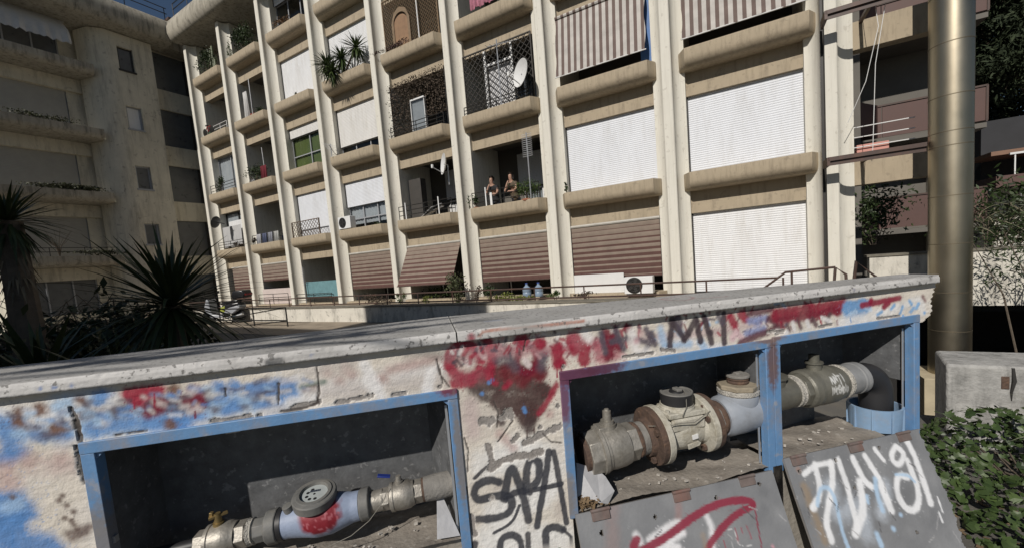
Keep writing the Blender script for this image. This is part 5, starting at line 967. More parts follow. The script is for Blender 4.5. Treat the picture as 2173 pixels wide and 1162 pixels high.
def aircon(label, u, d, z, wd=.78, h=.55):
    t = fthing('air_conditioner', label, 'air conditioner', u, d, z); MB().box(0, wd, -.14, .14, 0, h).build('case', WHITEP, t, .012); c = (wd*.36, -.142, h*.5)
    MB().lathe([(0, .215), (.006, .215), (.008, .2), (-.01, .19), (-.03, .17)], c, (0, -1, 0), 32).build('fan_ring', BLACKM, t); b = MB()
    for k in range(5): a_ = k*2*math.pi/5; b.obox(Vector(c) + Vector((math.cos(a_)*.1, -.012, math.sin(a_)*.1)), (.085, .004, .04), Matrix.Rotation(-a_, 3, 'Y'))
    b.build('fan_blade', DARK, t); b = MB()
    for r_ in (.07, .12, .17): b.tube([(c[0]+r_*math.cos(a_), c[1]-.018, c[2]+r_*math.sin(a_)) for a_ in [i*2*math.pi/20 for i in range(21)]], .004, 4, False)
    b.build('fan_grille', BLACKM, t); MB().box(.05, .12, -.12, .12, -.04, 0).box(wd-.12, wd-.05, -.12, .12, -.04, 0).build('foot', DARK, t)
u_, z_ = fac(1328, 620, -.3); aircon('white air conditioner with a round black fan under the wide striped blind', u_, -.3, .45, .74, .45)
u_, z_ = fac(723, 487, .1); aircon('white air conditioner on the balcony of a half-shuttered bay', u_, .15, P(1)+.03, .75, .5)

# ================================================================== loose things on the balconies and terrace
def cloth(name, label, loc, wd, h, m, cat='cloth', amp=.03, nf=2.3):
    t = MB(); nx, nz = 24, 8
    for i in range(nx+1):
        for j in range(nz+1): t.v.append((wd*i/nx, amp*math.sin(i*nf)*(.3+j/nz), -h*j/nz - .03*math.sin(i*.8)*(j/nz)))
    for i in range(nx):
        for j in range(nz): a_ = i*(nz+1)+j; t.f.append((a_, a_+1, a_+nz+2, a_+nz+1))
    return t.build(name, m, label=label, cat=cat, loc=loc, rz=RZF)
TEAL = mat('teal_cloth', (.13, .25, .275), .9, var=.2, scale=5)
u_, z_ = fac(650, 598, .05); cloth('teal_cloth', 'teal cloth screening the foot of an open ground-floor loggia', F(u_, .02, z_), 2.25, .72, TEAL, amp=.02)
balrail(6, 0, 'dark railing in front of the teal cloth', 3, .42, d=-.06)
cloth('grey_cloth', 'grey cloth stretched across the corner bay above a railing', F(ub(8)+.0, .45, P(1)+1.25), 1.9, 1.1, mat('grey_cloth', (.42, .42, .42), .9, var=.1), amp=.03)
cloth('white_cloth', 'white cloth hanging at the fin of the loggia with a pole', F(ub(7)+.35, .4, P(3)+1.45), .32, 1.3, mat('white_cloth', (.65, .64, .62), .9), amp=.05, nf=1.1)
MB().tube([(0, 0, -.2), (0, 0, 1.75)], .02, 6).build('pole', ALU, label='thin pole standing in the loggia with the white cloth', cat='pole', loc=F(ub(7)+1.35, .2, P(3)), rz=RZF)
MB().tube([(0, 0, -.2), (-.05, 0, 1.5)], .02, 6).build('pole', ALU, label='thin pole standing on the balcony with straggly plants', cat='pole', loc=F(ub(7)+1.75, .2, P(2)), rz=RZF)
cloth('towel', 'dark red cloth over the railing of the straggly plant balcony', F(ub(7)+1.55, .1, P(2)+.62), .5, .6, mat('red_cloth', (.16, .02, .03), .9, var=.2), amp=.03)
for i, (x, c, lab) in enumerate(((.5, (.5, .5, .52), 'pale washing on the railing near the fin'), (1.0, (.12, .14, .22), 'navy washing on the balcony railing'), (1.5, (.33, .34, .38), 'grey washing on the balcony railing'), (2.0, (.48, .48, .46), 'white washing at the end of the balcony railing'))): cloth('washing', lab, F(ub(7)+x, .08, P(1)+.48), .4, .45, mat('washing_%d' % i, c, .9, var=.2), 'washing', .04)
cloth('pink_cloth', 'pink patterned cloth hanging over a high parapet', F(ub(3)+.7, .0, P(3)+.45), 1.0, .35, mat('pink_cloth', (.38, .15, .2), .9, var=.5, scale=12), amp=.03)
for x in (.3, 1.9): MB().box(0, .07, 0, .05, 0, 2.).build('curtain_edge', mat('orange_cloth', (.32, .11, .045), .9), APT, loc=(ub(6)+(.02 if x < 1 else 2.3), .62, P(2)-.05)) if x > 1 else None
for i in range(2):
    t = fthing('water_jug', ['large blue water jug next to the green bush side of the pair', 'large blue water jug closest to the small green plant'][i], 'jug', fac(1118+i*25, 615, -.3)[0], -.3, .45, 'blue water jugs on the terrace')
    MB().lathe([(0, .12), (.02, .135), (.12, .135), (.14, .125), (.16, .135), (.26, .135), (.33, .06), (.36, .035), (.40, .035)], (0, 0, 0), (0, 0, 1), 18).build('bottle', mat('blue_water_plastic', (.22, .29, .38), .25, var=.05), t); MB().lathe([(.395, .04), (.425, .04)], (0, 0, 0), (0, 0, 1), 12).build('cap', mat('cap_blue', (.05, .1, .35), .4), t)
for px, lab, r_, n_, m_, sz in ((970, 'grey-green bush in front of the fin beside the outward-swung blind', (.38, .3, .55), 600, leafmat('olive_leaf', (.035, .045, .02), (.11, .12, .06)), .05), (1085, 'yellow-green spreading plant along the terrace edge', (.75, .3, .16), 500, LEAF_Y, .04), (1040, 'dark leafy plant under the striped blind below the two people', (.35, .2, .32), 260, LEAF_D, .05), (850, 'small plant beside the fin left of the outward-swung blind', (.2, .15, .25), 140, LEAF_G, .04), (905, 'low yellowish plant on the terrace under the outward-swung blind', (.3, .2, .14), 160, LEAF_Y, .04), (1010, 'small dry plant by the fin', (.2, .15, .28), 140, LEAF_R, .04), (1180, 'small green plant beside the water jugs', (.22, .15, .16), 140, LEAF_G, .04), (1250, 'dry twiggy plant left of the air conditioner', (.5, .2, .12), 200, LEAF_R, .035), (800, 'tangled dry plants under the blind beside the teal cloth', (.9, .2, .22), 480, LEAF_R, .04)):
    shrub('terrace_plant', lab, F(fac(px, 630, -.7)[0], -.7, .36), r_, n_, sz, m_)
shrub('hedge', 'dark potted plants and clutter behind the outward-swung blind', F(ub(4)+1.4, .3, .44), (1., .25, .22), 400, .05, LEAF_D)
MB().box(0, 2.5, 0, .06, 0, .75).build('white_gate', mat('pinkish_panel', (.55, .47, .44), .8, var=.1), label='pale pinkish panel under the short blind near the scooter', cat='panel', loc=F(ub(7), .3, .44), rz=RZF)
balrail(7, 0, 'black railing in front of the pale pinkish panel', 3, .5, d=.06)
MB().box(0, 1.5, 0, .05, 0, .55).build('white_board', mat('white_board', (.66, .66, .65), .7, var=.06), label='white board behind the air conditioner under the wide blind', cat='panel', loc=F(ub(2)+.05, .25, .44), rz=RZF)
for i, (u, z) in enumerate(((ub(4)+.5, P(1)), (ub(8)+.7, P(3)))):
    if i == 0:
        t = fthing('folded_chair', 'folded garden chair behind the railing of the lower dish balcony', 'chair', u+.4, .3, z); MB().tube([(0, 0, 0), (.5, .1, .35), (1.0, .1, .42)], .018, 6).tube([(.1, .1, -.1), (.55, .15, .25), (1.05, .12, .3)], .018, 6).build('frame', ALU, t); MB().add([(.1, .05, .05), (1.0, .1, .36), (1.0, .25, .34), (.1, .2, .03)], [(0, 1, 2, 3)]).build('seat', CURT, t)
        MB().box(-.45, .15, .5, .8, -.3, 1.6).build('cabinet', mat('dark_cabinet', (.05, .045, .04), .6), label='dark cupboard at the back of the lower dish balcony', cat='cupboard', loc=F(u, .3, z), rz=RZF)
    else:
        t = fthing('small_bicycle', 'small bicycle lying on the parapet of a corner loggia', 'bicycle', u, .1, z)
        for x in (-.35, .35): MB().lathe([(-.02, .17), (-.012, .2), (.012, .2), (.02, .17), (.012, .165), (-.012, .165)], (x, 0, .2), (0, 1, .1), 20).build('wheel', BLACKM, t)
        MB().tube([(-.35, 0, .2), (-.1, 0, .45), (.25, 0, .45), (.35, 0, .2)], .02, 6).tube([(-.1, 0, .45), (0, 0, .2), (.25, 0, .45)], .018, 6).build('frame', mat('red_paint', (.3, .03, .03), .4), t); MB().tube([(.25, -.2, .58), (.25, .2, .58)], .015, 6).build('handlebar', ALU, t); MB().box(-.18, -.02, -.05, .05, .5, .54).build('saddle', BLACKM, t)
t = fthing('flower_box', 'pink flower box behind white rails right of the end fin', 'planter', 12.3, .8, 3.35); MB().box(0, .55, -.1, .1, 0, .18).build('box', mat('pink_plastic', (.5, .24, .2), .6), t, .01)
for z in (.12, .34, .56): MB().tube([(-.1, -.15, z), (.95, -.15, z)], .012, 6).build('rail', WHITEP, t)
cb = MB().tube([F(12.35, -.25, 6.6), F(12.45, -.3, 5.6), F(12.25, -.3, 4.6), F(12.0, -.1, 3.9)], .006, 5).tube([F(12.6, -.3, 6.3), F(12.4, -.3, 4.9), F(12.35, -.3, 3.3), F(12.33, -.3, 3.0)], .006, 5); cb.build('hanging_cable', WHITEP, label='two loose pale cables hanging beside the end fin', cat='cable')

for bay, k, x, m_, lab in ((7, 1, 2.2, 'crate_blue', 'blue plastic crate on the washing balcony'), (7, 2, .2, 'crate_grey', 'grey storage box among the straggly plants'), (8, 3, .2, 'crate_green', 'green box beside the small bicycle'), (4, 1, 2.3, 'crate_white', 'white bucket-like box at the glazed end of the lower dish balcony'), (7, 3, .9, 'crate_red', 'reddish box in the loggia with the white cloth'), (6, 0, 1.2, 'crate_pale', 'pale box standing above the teal cloth')):
    c = {'blue': (.06, .12, .3), 'grey': (.25, .25, .26), 'green': (.06, .14, .06), 'white': (.55, .55, .54), 'red': (.3, .07, .05), 'pale': (.5, .46, .4)}[m_[6:]]; t = fthing('storage_box', lab, 'box', ub(bay)+x, .32, P(k)-.02 if k else .85)
    MB().box(0, .32, 0, .24, 0, .26).build('box', mat(m_, c, .6, var=.15), t, .012); MB().box(-.01, .33, -.01, .25, .26, .29).build('lid', mat(m_, c, .6), t, .006)
# ================================================================== two people leaning on the balcony rail
SKIN = mat('skin', (.42, .25, .18), .6, var=.05); HAIR = mat('dark_hair', (.015, .011, .009), .5); SHIRT = mat('black_shirt', (.018, .018, .02), .85); JEANS = mat('dark_trousers', (.03, .035, .05), .9); PATT = mat('patterned_top', (.10, .075, .05), .9, var=.8, scale=30)
def skin(name, pts, edges, m, parent, root=0, sub=2):
    me = bpy.data.meshes.new(name); me.from_pydata([p[:3] for p in pts], edges, []); o = link(name, me, m, parent); sk = o.modifiers.new('Skin', 'SKIN'); sk.use_smooth_shade = True
    for i, p in enumerate(pts):
        sv = me.skin_vertices[0].data[i]; r_ = p[3]; sv.radius = r_ if isinstance(r_, tuple) else (r_, r_); sv.use_root = (i == root)
    s = o.modifiers.new('Sub', 'SUBSURF'); s.levels = 2; s.render_levels = 2; return o
def person(label, u, d, z, rz, hand_face, topm, hair_long):
    t = thing('person', label, 'person', F(u, d, z), RZF+rz); t.scale = (.86, .86, .85)
    # local: faces -y, leans over the rail at y=-.35,z=1.02
    P_ = [(0, .12, .92, (.12, .085)), (0, .06, 1.12, (.11, .08)), (0, -.04, 1.32, (.13, .08)), (0, -.1, 1.44, (.10, .08)), (0, -.13, 1.52, .055), (0, -.16, 1.60, (.07, .08)), (0, -.17, 1.70, (.075, .09)), (0, -.16, 1.77, .05)]
    E = [(i, i+1) for i in range(7)]
    def limb(start, pts): 
        prev = start
        for p in pts: P_.append(p); E.append((prev, len(P_)-1)); prev = len(P_)-1
        return prev
    for sx in (-1, 1):
        limb(0, [(sx*.09, .14, .85, .09), (sx*.10, .12, .48, .065), (sx*.10, .14, .10, .045), (sx*.11, .04, .04, .04)])
        if sx < 0 and hand_face: e = limb(3, [(sx*.17, -.1, 1.42, .06), (sx*.21, -.22, 1.22, .045), (sx*.20, -.33, 1.09, .038), (sx*.10, -.30, 1.36, .030), (sx*.06, -.285, 1.47, .028)]); base = Vector(P_[e][:3]); dirs = [Vector((.3+.12*i, .05, .8-.15*i)) for i in range(5)]
        else: e = limb(3, [(sx*.18, -.1, 1.42, .06), (sx*.26, -.2, 1.2, .047), (sx*.24, -.33, 1.08, .038), (sx*.10, -.40, 1.09, .028), (sx*.05, -.42, 1.085, .027)]); base = Vector(P_[e][:3]); dirs = [Vector((-sx, -.35+.17*i, -.1)) for i in range(4)] + [Vector((-sx*.3, .1, .9))]
        for i, dv in enumerate(dirs):
            dv.normalize(); L_ = (.055, .065, .06, .048, .04)[i]; a_ = base + dv*L_*.6; b_ = a_ + (dv + Vector((0, -.1, -.45))).normalized()*L_*.5; limb(e, [(a_.x, a_.y, a_.z, .0095), (b_.x, b_.y, b_.z, .008)])
    skin('body', P_, E, SKIN, t)
    nose = MB().lathe([(0, .016), (.02, .012), (.03, .004)], (0, -.235, 1.665), (0, -1, -.3), 8).build('nose', SKIN, t)
    MB().lathe([(0, .012), (.004, .010)], (-.03, -.232, 1.70), (0, -1, 0), 8).lathe([(0, .012), (.004, .010)], (.03, -.232, 1.70), (0, -1, 0), 8).build('eye', HAIR, t); MB().box(-.022, .022, -.236, -.228, 1.622, 1.63).build('mouth', mat('lips', (.25, .09, .08), .6), t)
    hp = [(0, -.13, 1.72, (.085, .10)), (0, -.11, 1.78, (.07, .08)), (0, -.05, 1.68, (.08, .06))]
    if hair_long: hp += [(0, -.03, 1.56, (.09, .05)), (0, .0, 1.45, (.06, .04))]
    else: hp += [(0, -.04, 1.80, .05)]
    skin('hair', hp, [(0, 1), (0, 2), (2, 3)] + ([(3, 4)] if hair_long else []), HAIR, t)
    skin('shirt', [(0, .12, .76, (.19, .15)), (0, .06, 1.12, (.19, .15)), (0, -.04, 1.32, (.21, .15)), (0, -.095, 1.43, (.13, .11)), (-.18, -.1, 1.41, .09), (-.215, -.17, 1.28, .08), (.18, -.1, 1.41, .09), (.235, -.16, 1.27, .08)], [(0, 1), (1, 2), (2, 3), (3, 4), (4, 5), (3, 6), (6, 7)], topm, t)
    skin('trousers', [(0, .11, 1.0, (.165, .125)), (-.09, .14, .84, .105), (-.10, .12, .48, .08), (-.10, .14, .12, .065), (.09, .14, .84, .105), (.10, .12, .48, .08), (.10, .14, .12, .065)], [(0, 1), (1, 2), (2, 3), (0, 4), (4, 5), (5, 6)], JEANS, t)
    return t
u_, z_ = fac(1042, 400, .35); person('person in a black shirt leaning on the balcony rail with a hand to the mouth', u_, .52, P(1)-.55, R(4), True, SHIRT, False)
u_, z_ = fac(1083, 390, .35); person('person with long dark hair in a patterned top leaning on the balcony rail', u_, .54, P(1)-.55, R(-6), True, PATT, True)
# ================================================================== scooter parked by the terrace
sc_ = fthing('scooter', 'silver and lime scooter with a black top box parked by the ramp railing', 'scooter', -8.4, -2.95, .012); sc_.rotation_euler = (0, 0, RZF+R(205))
TYRE = mat('tyre', (.02, .02, .02), .9); SILV = mat('silver_paint', (.33, .34, .36), .35, var=.05); LIME = mat('lime_paint', (.32, .35, .06), .4); BLKG = mat('black_gloss', (.02, .02, .022), .3)
for x in (-.62, .68):
    wl = MB().lathe([(-.055, .2), (-.05, .27), (0, .3), (.05, .27), (.055, .2)], (x, 0, .3), (0, 1, 0), 28).build('wheel', TYRE, sc_); MB().lathe([(-.05, .04), (-.04, .19), (.04, .19), (.05, .04)], (x, 0, .3), (0, 1, 0), 16).build('rim', ALU, wl)
MB().tube([(.68, .1, .3), (.60, .1, .65), (.50, .06, 1.0)], .03, 8).tube([(.68, -.1, .3), (.60, -.1, .65), (.50, -.06, 1.0)], .03, 8).build('fork', BLKG, sc_)
MB().prism([(.62, .45), (.68, .7), (.55, 1.05), (.44, 1.05), (.42, .6), (.36, .42), (-.1, .36), (-.1, .26), (.4, .28)], -.2, .2, axis=1).build('leg_shield', SILV, sc_, .03)
MB().prism([(-.05, .36), (.02, .6), (-.1, .78), (-.8, .86), (-.85, .7), (-.5, .45)], -.18, .18, axis=1).build('rear_body', BLKG, sc_, .05); MB().prism([(.0, .45), (.03, .66), (-.22, .74), (-.2, .5)], -.20, .20, axis=1).build('side_panel', LIME, sc_, .02); MB().prism([(-.1, .46), (-.2, .62), (-.84, .74), (-.85, .62), (-.5, .40)], -.19, .19, axis=1).build('rear_panel', SILV, sc_, .03)
MB().prism([(.0, .78), (.02, .84), (-.3, .92), (-.75, .95), (-.8, .87)], -.15, .15, axis=1).build('seat', BLKG, sc_, .03); MB().prism([(-.62, .98), (-1.12, 1.0), (-1.16, 1.15), (-1.08, 1.32), (-.66, 1.3), (-.58, 1.14)], -.24, .24, axis=1).build('top_box', BLKG, sc_, .05)
MB().box(-1.17, -1.1, -.2, .2, 1.1, 1.16).build('reflector', mat('red_plastic', (.35, .02, .02), .3), sc_, .005)
MB().tube([(.48, -.32, 1.08), (.5, 0, 1.06), (.48, .32, 1.08)], .018, 8).build('handlebar', BLKG, sc_); MB().lathe([(0, .07), (.03, .09), (.06, .05)], (.56, 0, .95), (1, 0, .1), 16).build('headlamp', GLASS, sc_)
for s_ in (-1, 1): MB().tube([(.47, s_*.25, 1.08), (.45, s_*.33, 1.25)], .008, 6).obox((.45, s_*.35, 1.3), (.01, .06, .04), Matrix.Identity(3)).build('mirror', BLKG, sc_)
MB().tube([(-.2, .1, .25), (-.62, .2, .28), (-.95, .2, .36)], [.03, .05, .05], 10).build('exhaust', ALU, sc_); MB().tube([(-.05, .15, .3), (-.12, .22, .0)], .012, 6).build('stand', BLKG, sc_); MB().tube([(-.05, -.15, .3), (-.12, -.22, .0)], .012, 6).build('stand', BLKG, sc_)

# ================================================================== steel flue on its plinth
FLU = F(13.42, -.45, 0); FLX, FLY = FLU.x, FLU.y; FR = .295
t = thing('flue_pipe', 'tall brass-toned stainless flue pipe of banded sections strapped to the end of the block', 'pipe', (FLX, FLY, 0))
STEEL = mat('brassy_stainless', (.42, .37, .28), .40, metal=1.0, var=.07, scale=1.2, stain=(.36, .30, .2), stain_amt=.5, sscale=(3, 3, .3), bump=.25, bscale=1.6)
def flz(y): r_ = ray(1994, y); return EYE + r_[2]/math.hypot(r_[0], r_[1])*math.hypot(FLX, FLY)
zz = [flz(y) for y in (788, 696, 617, 517, 418, 315, 286, 212, 103, 0)] + [7.2, 8.7, 10.2, 11.7, 13.2, 14.7, 16.2]
for a_, b_ in zip(zz[:-1], zz[1:]): (lambda o_: MB().lathe([(-.016, FR+.004), (.0, FR+.004)], (0, 0, b_), (0, 0, 1), 72).build('band', mat('dull_band', (.20, .17, .12), .55, metal=.8), o_))(MB().lathe([(0, FR), (b_-a_, FR)], (0, 0, a_), (0, 0, 1), 72).build('flue_section', STEEL, t))
YEL = mat('yellowed_plinth', (.42, .36, .25), .9, var=.2, scale=3, bump=.4, bscale=20, stain=(.2, .16, .1), stain_amt=.6)
MB().box(-.5, .5, -.5, .5, -2.6, zz[0]).build('plinth', YEL, label='yellowed concrete plinth under the flue pipe', cat='plinth', bevel=.01, loc=(FLX, FLY, 0), rz=RZF)

# ================================================================== concrete block and ivy at the right
BLK = mat('rough_grey_concrete', (.33, .325, .31), .95, var=.4, scale=9, bump=1.0, bscale=30, stain=(.10, .10, .095), stain_amt=.8, sscale=(5, 5, 1.2), spots=(.42, .41, .4), spot_amt=.4, spot_scale=14)
t = thing('concrete_block', 'rough grey concrete block with a rust-stained crack and exposed rebar', 'block', (3.08, 2.80, 0), R(-28.6))
o = MB().prism([(0, 0), (2.6, 0), (2.6, .45), (.087, .45)], -.05, .60).build('block', BLK, t, .02)
MB().box(.27, .31, -.004, .02, .44, .53).build('rust_patch', RUST, t, .004); MB().tube([(.325, -.0, .59), (.33, -.004, .5), (.318, -.003, .42), (.32, 0, .36)], [.008, .012, .007, .003], 6).build('crack', DARK, t)
IVL = leafmat('ivy_leaf', (.012, .026, .008), (.062, .095, .028), .45)
def ivyleaf(s):
    o = [(0, 0), (.35, -.12), (.42, .18), (.72, .1), (.62, .36), (.5, .62), (0, 1.05), (-.5, .62), (-.62, .36), (-.72, .1), (-.42, .18), (-.35, -.12)]; b = MB()
    b.v = [(0, .35*s, .05*s)] + [(x*s, y*s, -.06*s*(abs(x)+y*.3)) for x, y in o]; b.f = [(0, i+1, (i+1) % len(o)+1) for i in range(len(o))]; return b.mesh('leaf')
ilm = [ivyleaf(.034), ivyleaf(.022), ivyleaf(.044), ivyleaf(.028)]
t = thing('ivy_bush', 'dense glossy green ivy bush spreading in front of the concrete block', 'bush', (2.75, 2.2, 0)); g = np.random.default_rng(21); gr = random.Random(21)
mounds = [((.12, .15, .14), (.40, .28, .33)), ((.5, .02, .18), (.42, .3, .34)), ((-.26, .04, .04), (.3, .26, .22)), ((.1, -.3, .05), (.45, .3, .24)), ((.85, -.2, .2), (.45, .35, .36)), ((-.2, -.36, 0), (.35, .25, .14)), ((.45, -.62, .02), (.5, .3, .18))]
def inview(p): q = Vector(p) + Vector((2.75, 2.2, 0)) - Vector((0, 0, EYE)); q = np.array(q); dd = q@_f; return dd > .3 and 1850 < 1086.5+FPX*(q@_r)/dd < 2230 and CY-FPX*(q@_u)/dd < 1220
cand = []
for c, r_ in mounds:
    for p in ellipsoid_pts(c, r_, 1300, g, .78):
        if p[2] < .02: continue
        if any(((p-np.array(c2))/np.array(r2))@((p-np.array(c2))/np.array(r2)) < .8 for c2, r2 in mounds): continue
        cand.append((p, (p-np.array(c))/np.array(r_)**2))
g.shuffle(cand) if False else None
gr.shuffle(cand)
def leaf_matrix(p, nrm):
    n_ = Vector(nrm).normalized() + Vector((gr.gauss(0, .6), gr.gauss(0, .6)-.2, gr.gauss(.3, .5))); n_.normalize(); dn = Vector((gr.gauss(0, .5), gr.gauss(0, .5), -1)); y = (dn - n_*dn.dot(n_)).normalized(); x = y.cross(n_)
    return Matrix.Translation(Vector(p)) @ Matrix((x, y, n_)).transposed().to_4x4()
nleaf = 0; rest = MB()
for p, nr in cand:
    M = leaf_matrix(p, nr); me = gr.choice(ilm)
    toward = -(Vector(p)+Vector((2.75, 2.2, -EYE))).normalized()
    if nleaf < 290 and Vector(nr).normalized().dot(toward) > .05 and inview(p): o = link('leaf', me, IVL, t); o.matrix_local = M; nleaf += 1
    else:
        rest.add([M @ v_.co for v_ in me.vertices], [tuple(f.vertices) for f in me.polygons])
inner = MB()
for c, r_ in mounds:
    for p in ellipsoid_pts(c, np.array(r_)*.86, 260, g, .6):
        if p[2] > .02: M = leaf_matrix(p, p-np.array(c)); me = ilm[1]; inner.add([M @ v_.co for v_ in me.vertices], [tuple(f.vertices) for f in me.polygons])
rest.add(inner.v, inner.f); rest.build('foliage', IVL, t, smooth=False)['kind'] = 'stuff'
b = MB()
for i in range(16):
    a_ = gr.uniform(0, 6.28); r0 = gr.uniform(.1, .5); b.tube([(.3, 0, 0), (.3+r0*math.cos(a_)*.6, r0*math.sin(a_)*.5, .12), (.35+r0*math.cos(a_), r0*math.sin(a_)*.8, gr.uniform(.12, .3))], .005, 5)
b.build('stem', BARK, t)
b = MB(); vs, fs = blade(.3, .008, .25)
for i in range(60):
    M2 = Matrix.Translation(Vector((gr.uniform(.2, 1.0), gr.uniform(-.3, .1), gr.uniform(.15, .45)))) @ Matrix.Rotation(gr.uniform(0, 6.28), 4, 'Z') @ Matrix.Rotation(R(-gr.uniform(15, 70)), 4, 'Y'); b.add([M2 @ Vector(v_) for v_ in vs], fs)
b.build('grass_tuft', leafmat('pale_grass', (.12, .13, .08), (.28, .28, .2), .8), label='pale wiry weeds growing out of the ivy bush', cat='weed', loc=(2.75, 2.2, 0), kind='stuff')
t = thing('weed', 'small green weed sprouting at the foot of the black tag on the pillar', 'weed', W(.33, Y0-.12, .42), RZW)
wl_ = ivyleaf(.03)
for i in range(9):
    a_ = i*2.4; o = link('leaf', wl_, LEAF_G, t); o.matrix_local = Matrix.Translation((.02*math.cos(a_), .02*math.sin(a_), .1+.012*i)) @ Matrix.Rotation(a_, 4, 'Z') @ Matrix.Rotation(R(-35), 4, 'X')
MB().tube([(0, 0, -.42), (.01, 0, -.1), (0, 0, .2)], .005, 5).build('stem', LEAF_G, t)
# fallen leaves by the ivy
b = MB()
for i in range(420):
    c = Vector((gr.uniform(1.0, 3.2), gr.uniform(.7, 2.2), gr.uniform(.004, .02))); b.obox(c, (gr.uniform(.01, .03), gr.uniform(.005, .014), .001), Matrix.Rotation(gr.uniform(0, 6), 3, 'Z') @ Matrix.Rotation(gr.uniform(-.5, .5), 3, 'Y'))
b.build('fallen_leaves', leafmat('dry_leaf', (.10, .065, .035), (.24, .17, .10), .9), smooth=False, label='dry leaves and twigs scattered on the ground by the meter wall', cat='litter', kind='stuff')

# ================================================================== brown balcony block on the right
t = fthing('balcony_block', 'shaded block with brown sheet-metal balconies behind the flue pipe', 'building', 0, 0, 0)
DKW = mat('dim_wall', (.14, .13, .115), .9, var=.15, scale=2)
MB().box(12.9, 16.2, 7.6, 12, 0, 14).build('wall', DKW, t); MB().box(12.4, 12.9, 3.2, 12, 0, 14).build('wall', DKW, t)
BRP = mat('brown_sheet_panel', (.10, .055, .047), .6, var=.1, scale=4, stain=(.10, .055, .045), stain_amt=.5)
for k, zt in enumerate((2.62, 5.5, 8.55, 11.5)):
    MB().box(12.92, 16.3, 6.0, 7.59, zt-1.2, zt-1.06).build('balcony_slab', DKW, t)
    for x0, x1 in ((12.95, 14.0), (14.02, 15.1), (15.12, 16.28)):
        MB().box(x0, x1, 6.0, 6.04, zt-1.0, zt-.05).build('balcony_panel', BRP, t); 
    MB().box(12.93, 16.3, 5.97, 6.03, zt-.05, zt).box(16.27, 16.31, 5.97, 7.5, zt-1.04, zt).build('panel_frame', BROWN, t); MB().box(16.312, 16.33, 6.0, 7.5, zt-1.0, zt-.02).build('balcony_panel', BRP, t)
    MB().add([(12.94, 4.6, zt-1.0), (13.9, 5.95, zt-1.0), (13.9, 5.95, zt), (12.94, 4.6, zt)], [(0, 1, 2, 3)]).build('balcony_panel', BRP, t)
MB().box(15.5, 16.3, 7.2, 7.58, 0, 3.4).build('wall', CREAM, t)
# terrace house further right
t = fthing('terrace_house', 'pale house with stepped terraces, brown ledge and white railing among the trees', 'building', 17.4, 8.5, 0)
MB().box(0, 9, 0, 6, 0, 2.6).build('wall', CREAM, t); MB().box(-.4, 9, -1.2, 0, 2.6, 2.95).build('ledge', BRP, t); MB().box(0, 9, .8, 6, 2.95, 5.0).build('wall', mat('slate_wall', (.035, .036, .04), .9, var=.2), t); MB().box(-.4, 9, -.9, .7, 3.62, 3.75).build('ledge', mat('rust_ledge', (.22, .13, .09), .9), t)
for i in range(30): MB().box(i*.3, i*.3+.03, -1.15, -1.12, 2.95, 3.6).build('baluster', WHITEP, t)
MB().box(-.1, 9, -1.17, -1.1, 3.56, 3.62).build('handrail', WHITEP, t)
b = MB()
for i in range(60): b.box(i*.15, i*.15+.012, -1.5, -1.488, 1.75, 2.55)
for i in range(6): b.box(0, 9, -1.503, -1.491, 1.75+i*.15, 1.762+i*.15)
b.build('mesh_fence', ALU, t)['kind'] = 'stuff'
# pale garden wall with branch shadows, above the dark underpass
t = fthing('garden_wall', 'pale garden wall dappled by branch shadows right of the flue', 'wall', 12.5, .7, 0)
MB().box(0, 9, 0, .2, -.14, 1.0).build('wall_face', LWM, t); MB().box(-.05, 9, -.03, .24, 1.001, 1.05).build('wall_cap', MOSS, t)
def tree(name, label, loc, hgt, crown, n, size, m, trunk_r=.18, seed=1, aspect=.4):
    t = thing(name, label, 'tree', loc); g = np.random.default_rng(seed); ctr = []; 
    for c, r_ in crown: ctr += list(ellipsoid_pts(c, r_, 40, g, .3))
    ctr = np.array(ctr); cc = ctr[g.integers(0, len(ctr), n)] + g.normal(size=(n, 3))*np.array([.38, .38, .26]); V, Q = leafcloud(cc, size, aspect, g, .2); link('crown', npmesh('crown', V, Q), m, t)
    MB().tube([(0, 0, -.1), (.05, .03, hgt*.35), (-.05, .05, hgt*.7), (0, 0, hgt)], [trunk_r*1.2, trunk_r, trunk_r*.7, .04], 10).build('trunk', BARK, t); b = MB()
    for i in range(14): p = ctr[int(g.integers(0, len(ctr)))]; h0 = hgt*g.uniform(.35, .85); b.tube([(0, 0, h0), (p[0]*.5, p[1]*.5, (h0+p[2])/2+.2), tuple(p)], [trunk_r*.4, trunk_r*.25, .015], 6)
    b.build('limb', BARK, t); return t
PINE = leafmat('pine_green', (.010, .018, .008), (.04, .055, .025), .8)
X = F(19.3, 10.5, 0); tree('pine_tree', 'tall dark pine filling the gap beside the brown balconies', X, 12, [((0, 0, 10.5), (2.6, 2.4, 3.)), ((.4, -.3, 7.3), (2.2, 1.8, 1.7)), ((-1.2, 0, 8.5), (1.8, 1.6, 2.4))], 30000, .12, PINE, .25, 3, .24)
X = F(22.5, 9.5, 0); tree('pine_tree', 'second dark pine beyond the terrace house', X, 12, [((0, 0, 9.5), (2.8, 2.4, 3.4)), ((-.3, 0, 6.2), (2.4, 2., 1.6))], 22000, .12, PINE, .25, 8, .24)
X = F(19.5, 16, 0); tree('pine_tree', 'broad dark pine behind the brown balconies', X, 13, [((0, 0, 10.), (4.5, 2.4, 4.2)), ((1, 0, 6.), (4., 2., 2.2))], 26000, .16, PINE, .3, 12, .26)
t = shrub('shrub', 'dark feathery shrub over the garden wall', F(15.6, 1.5, .9), (1.5, .5, .55), 3600, .07, leafmat('feathery_leaf', (.02, .03, .012), (.09, .10, .06)), 'shrub', 8, aspect=.12)
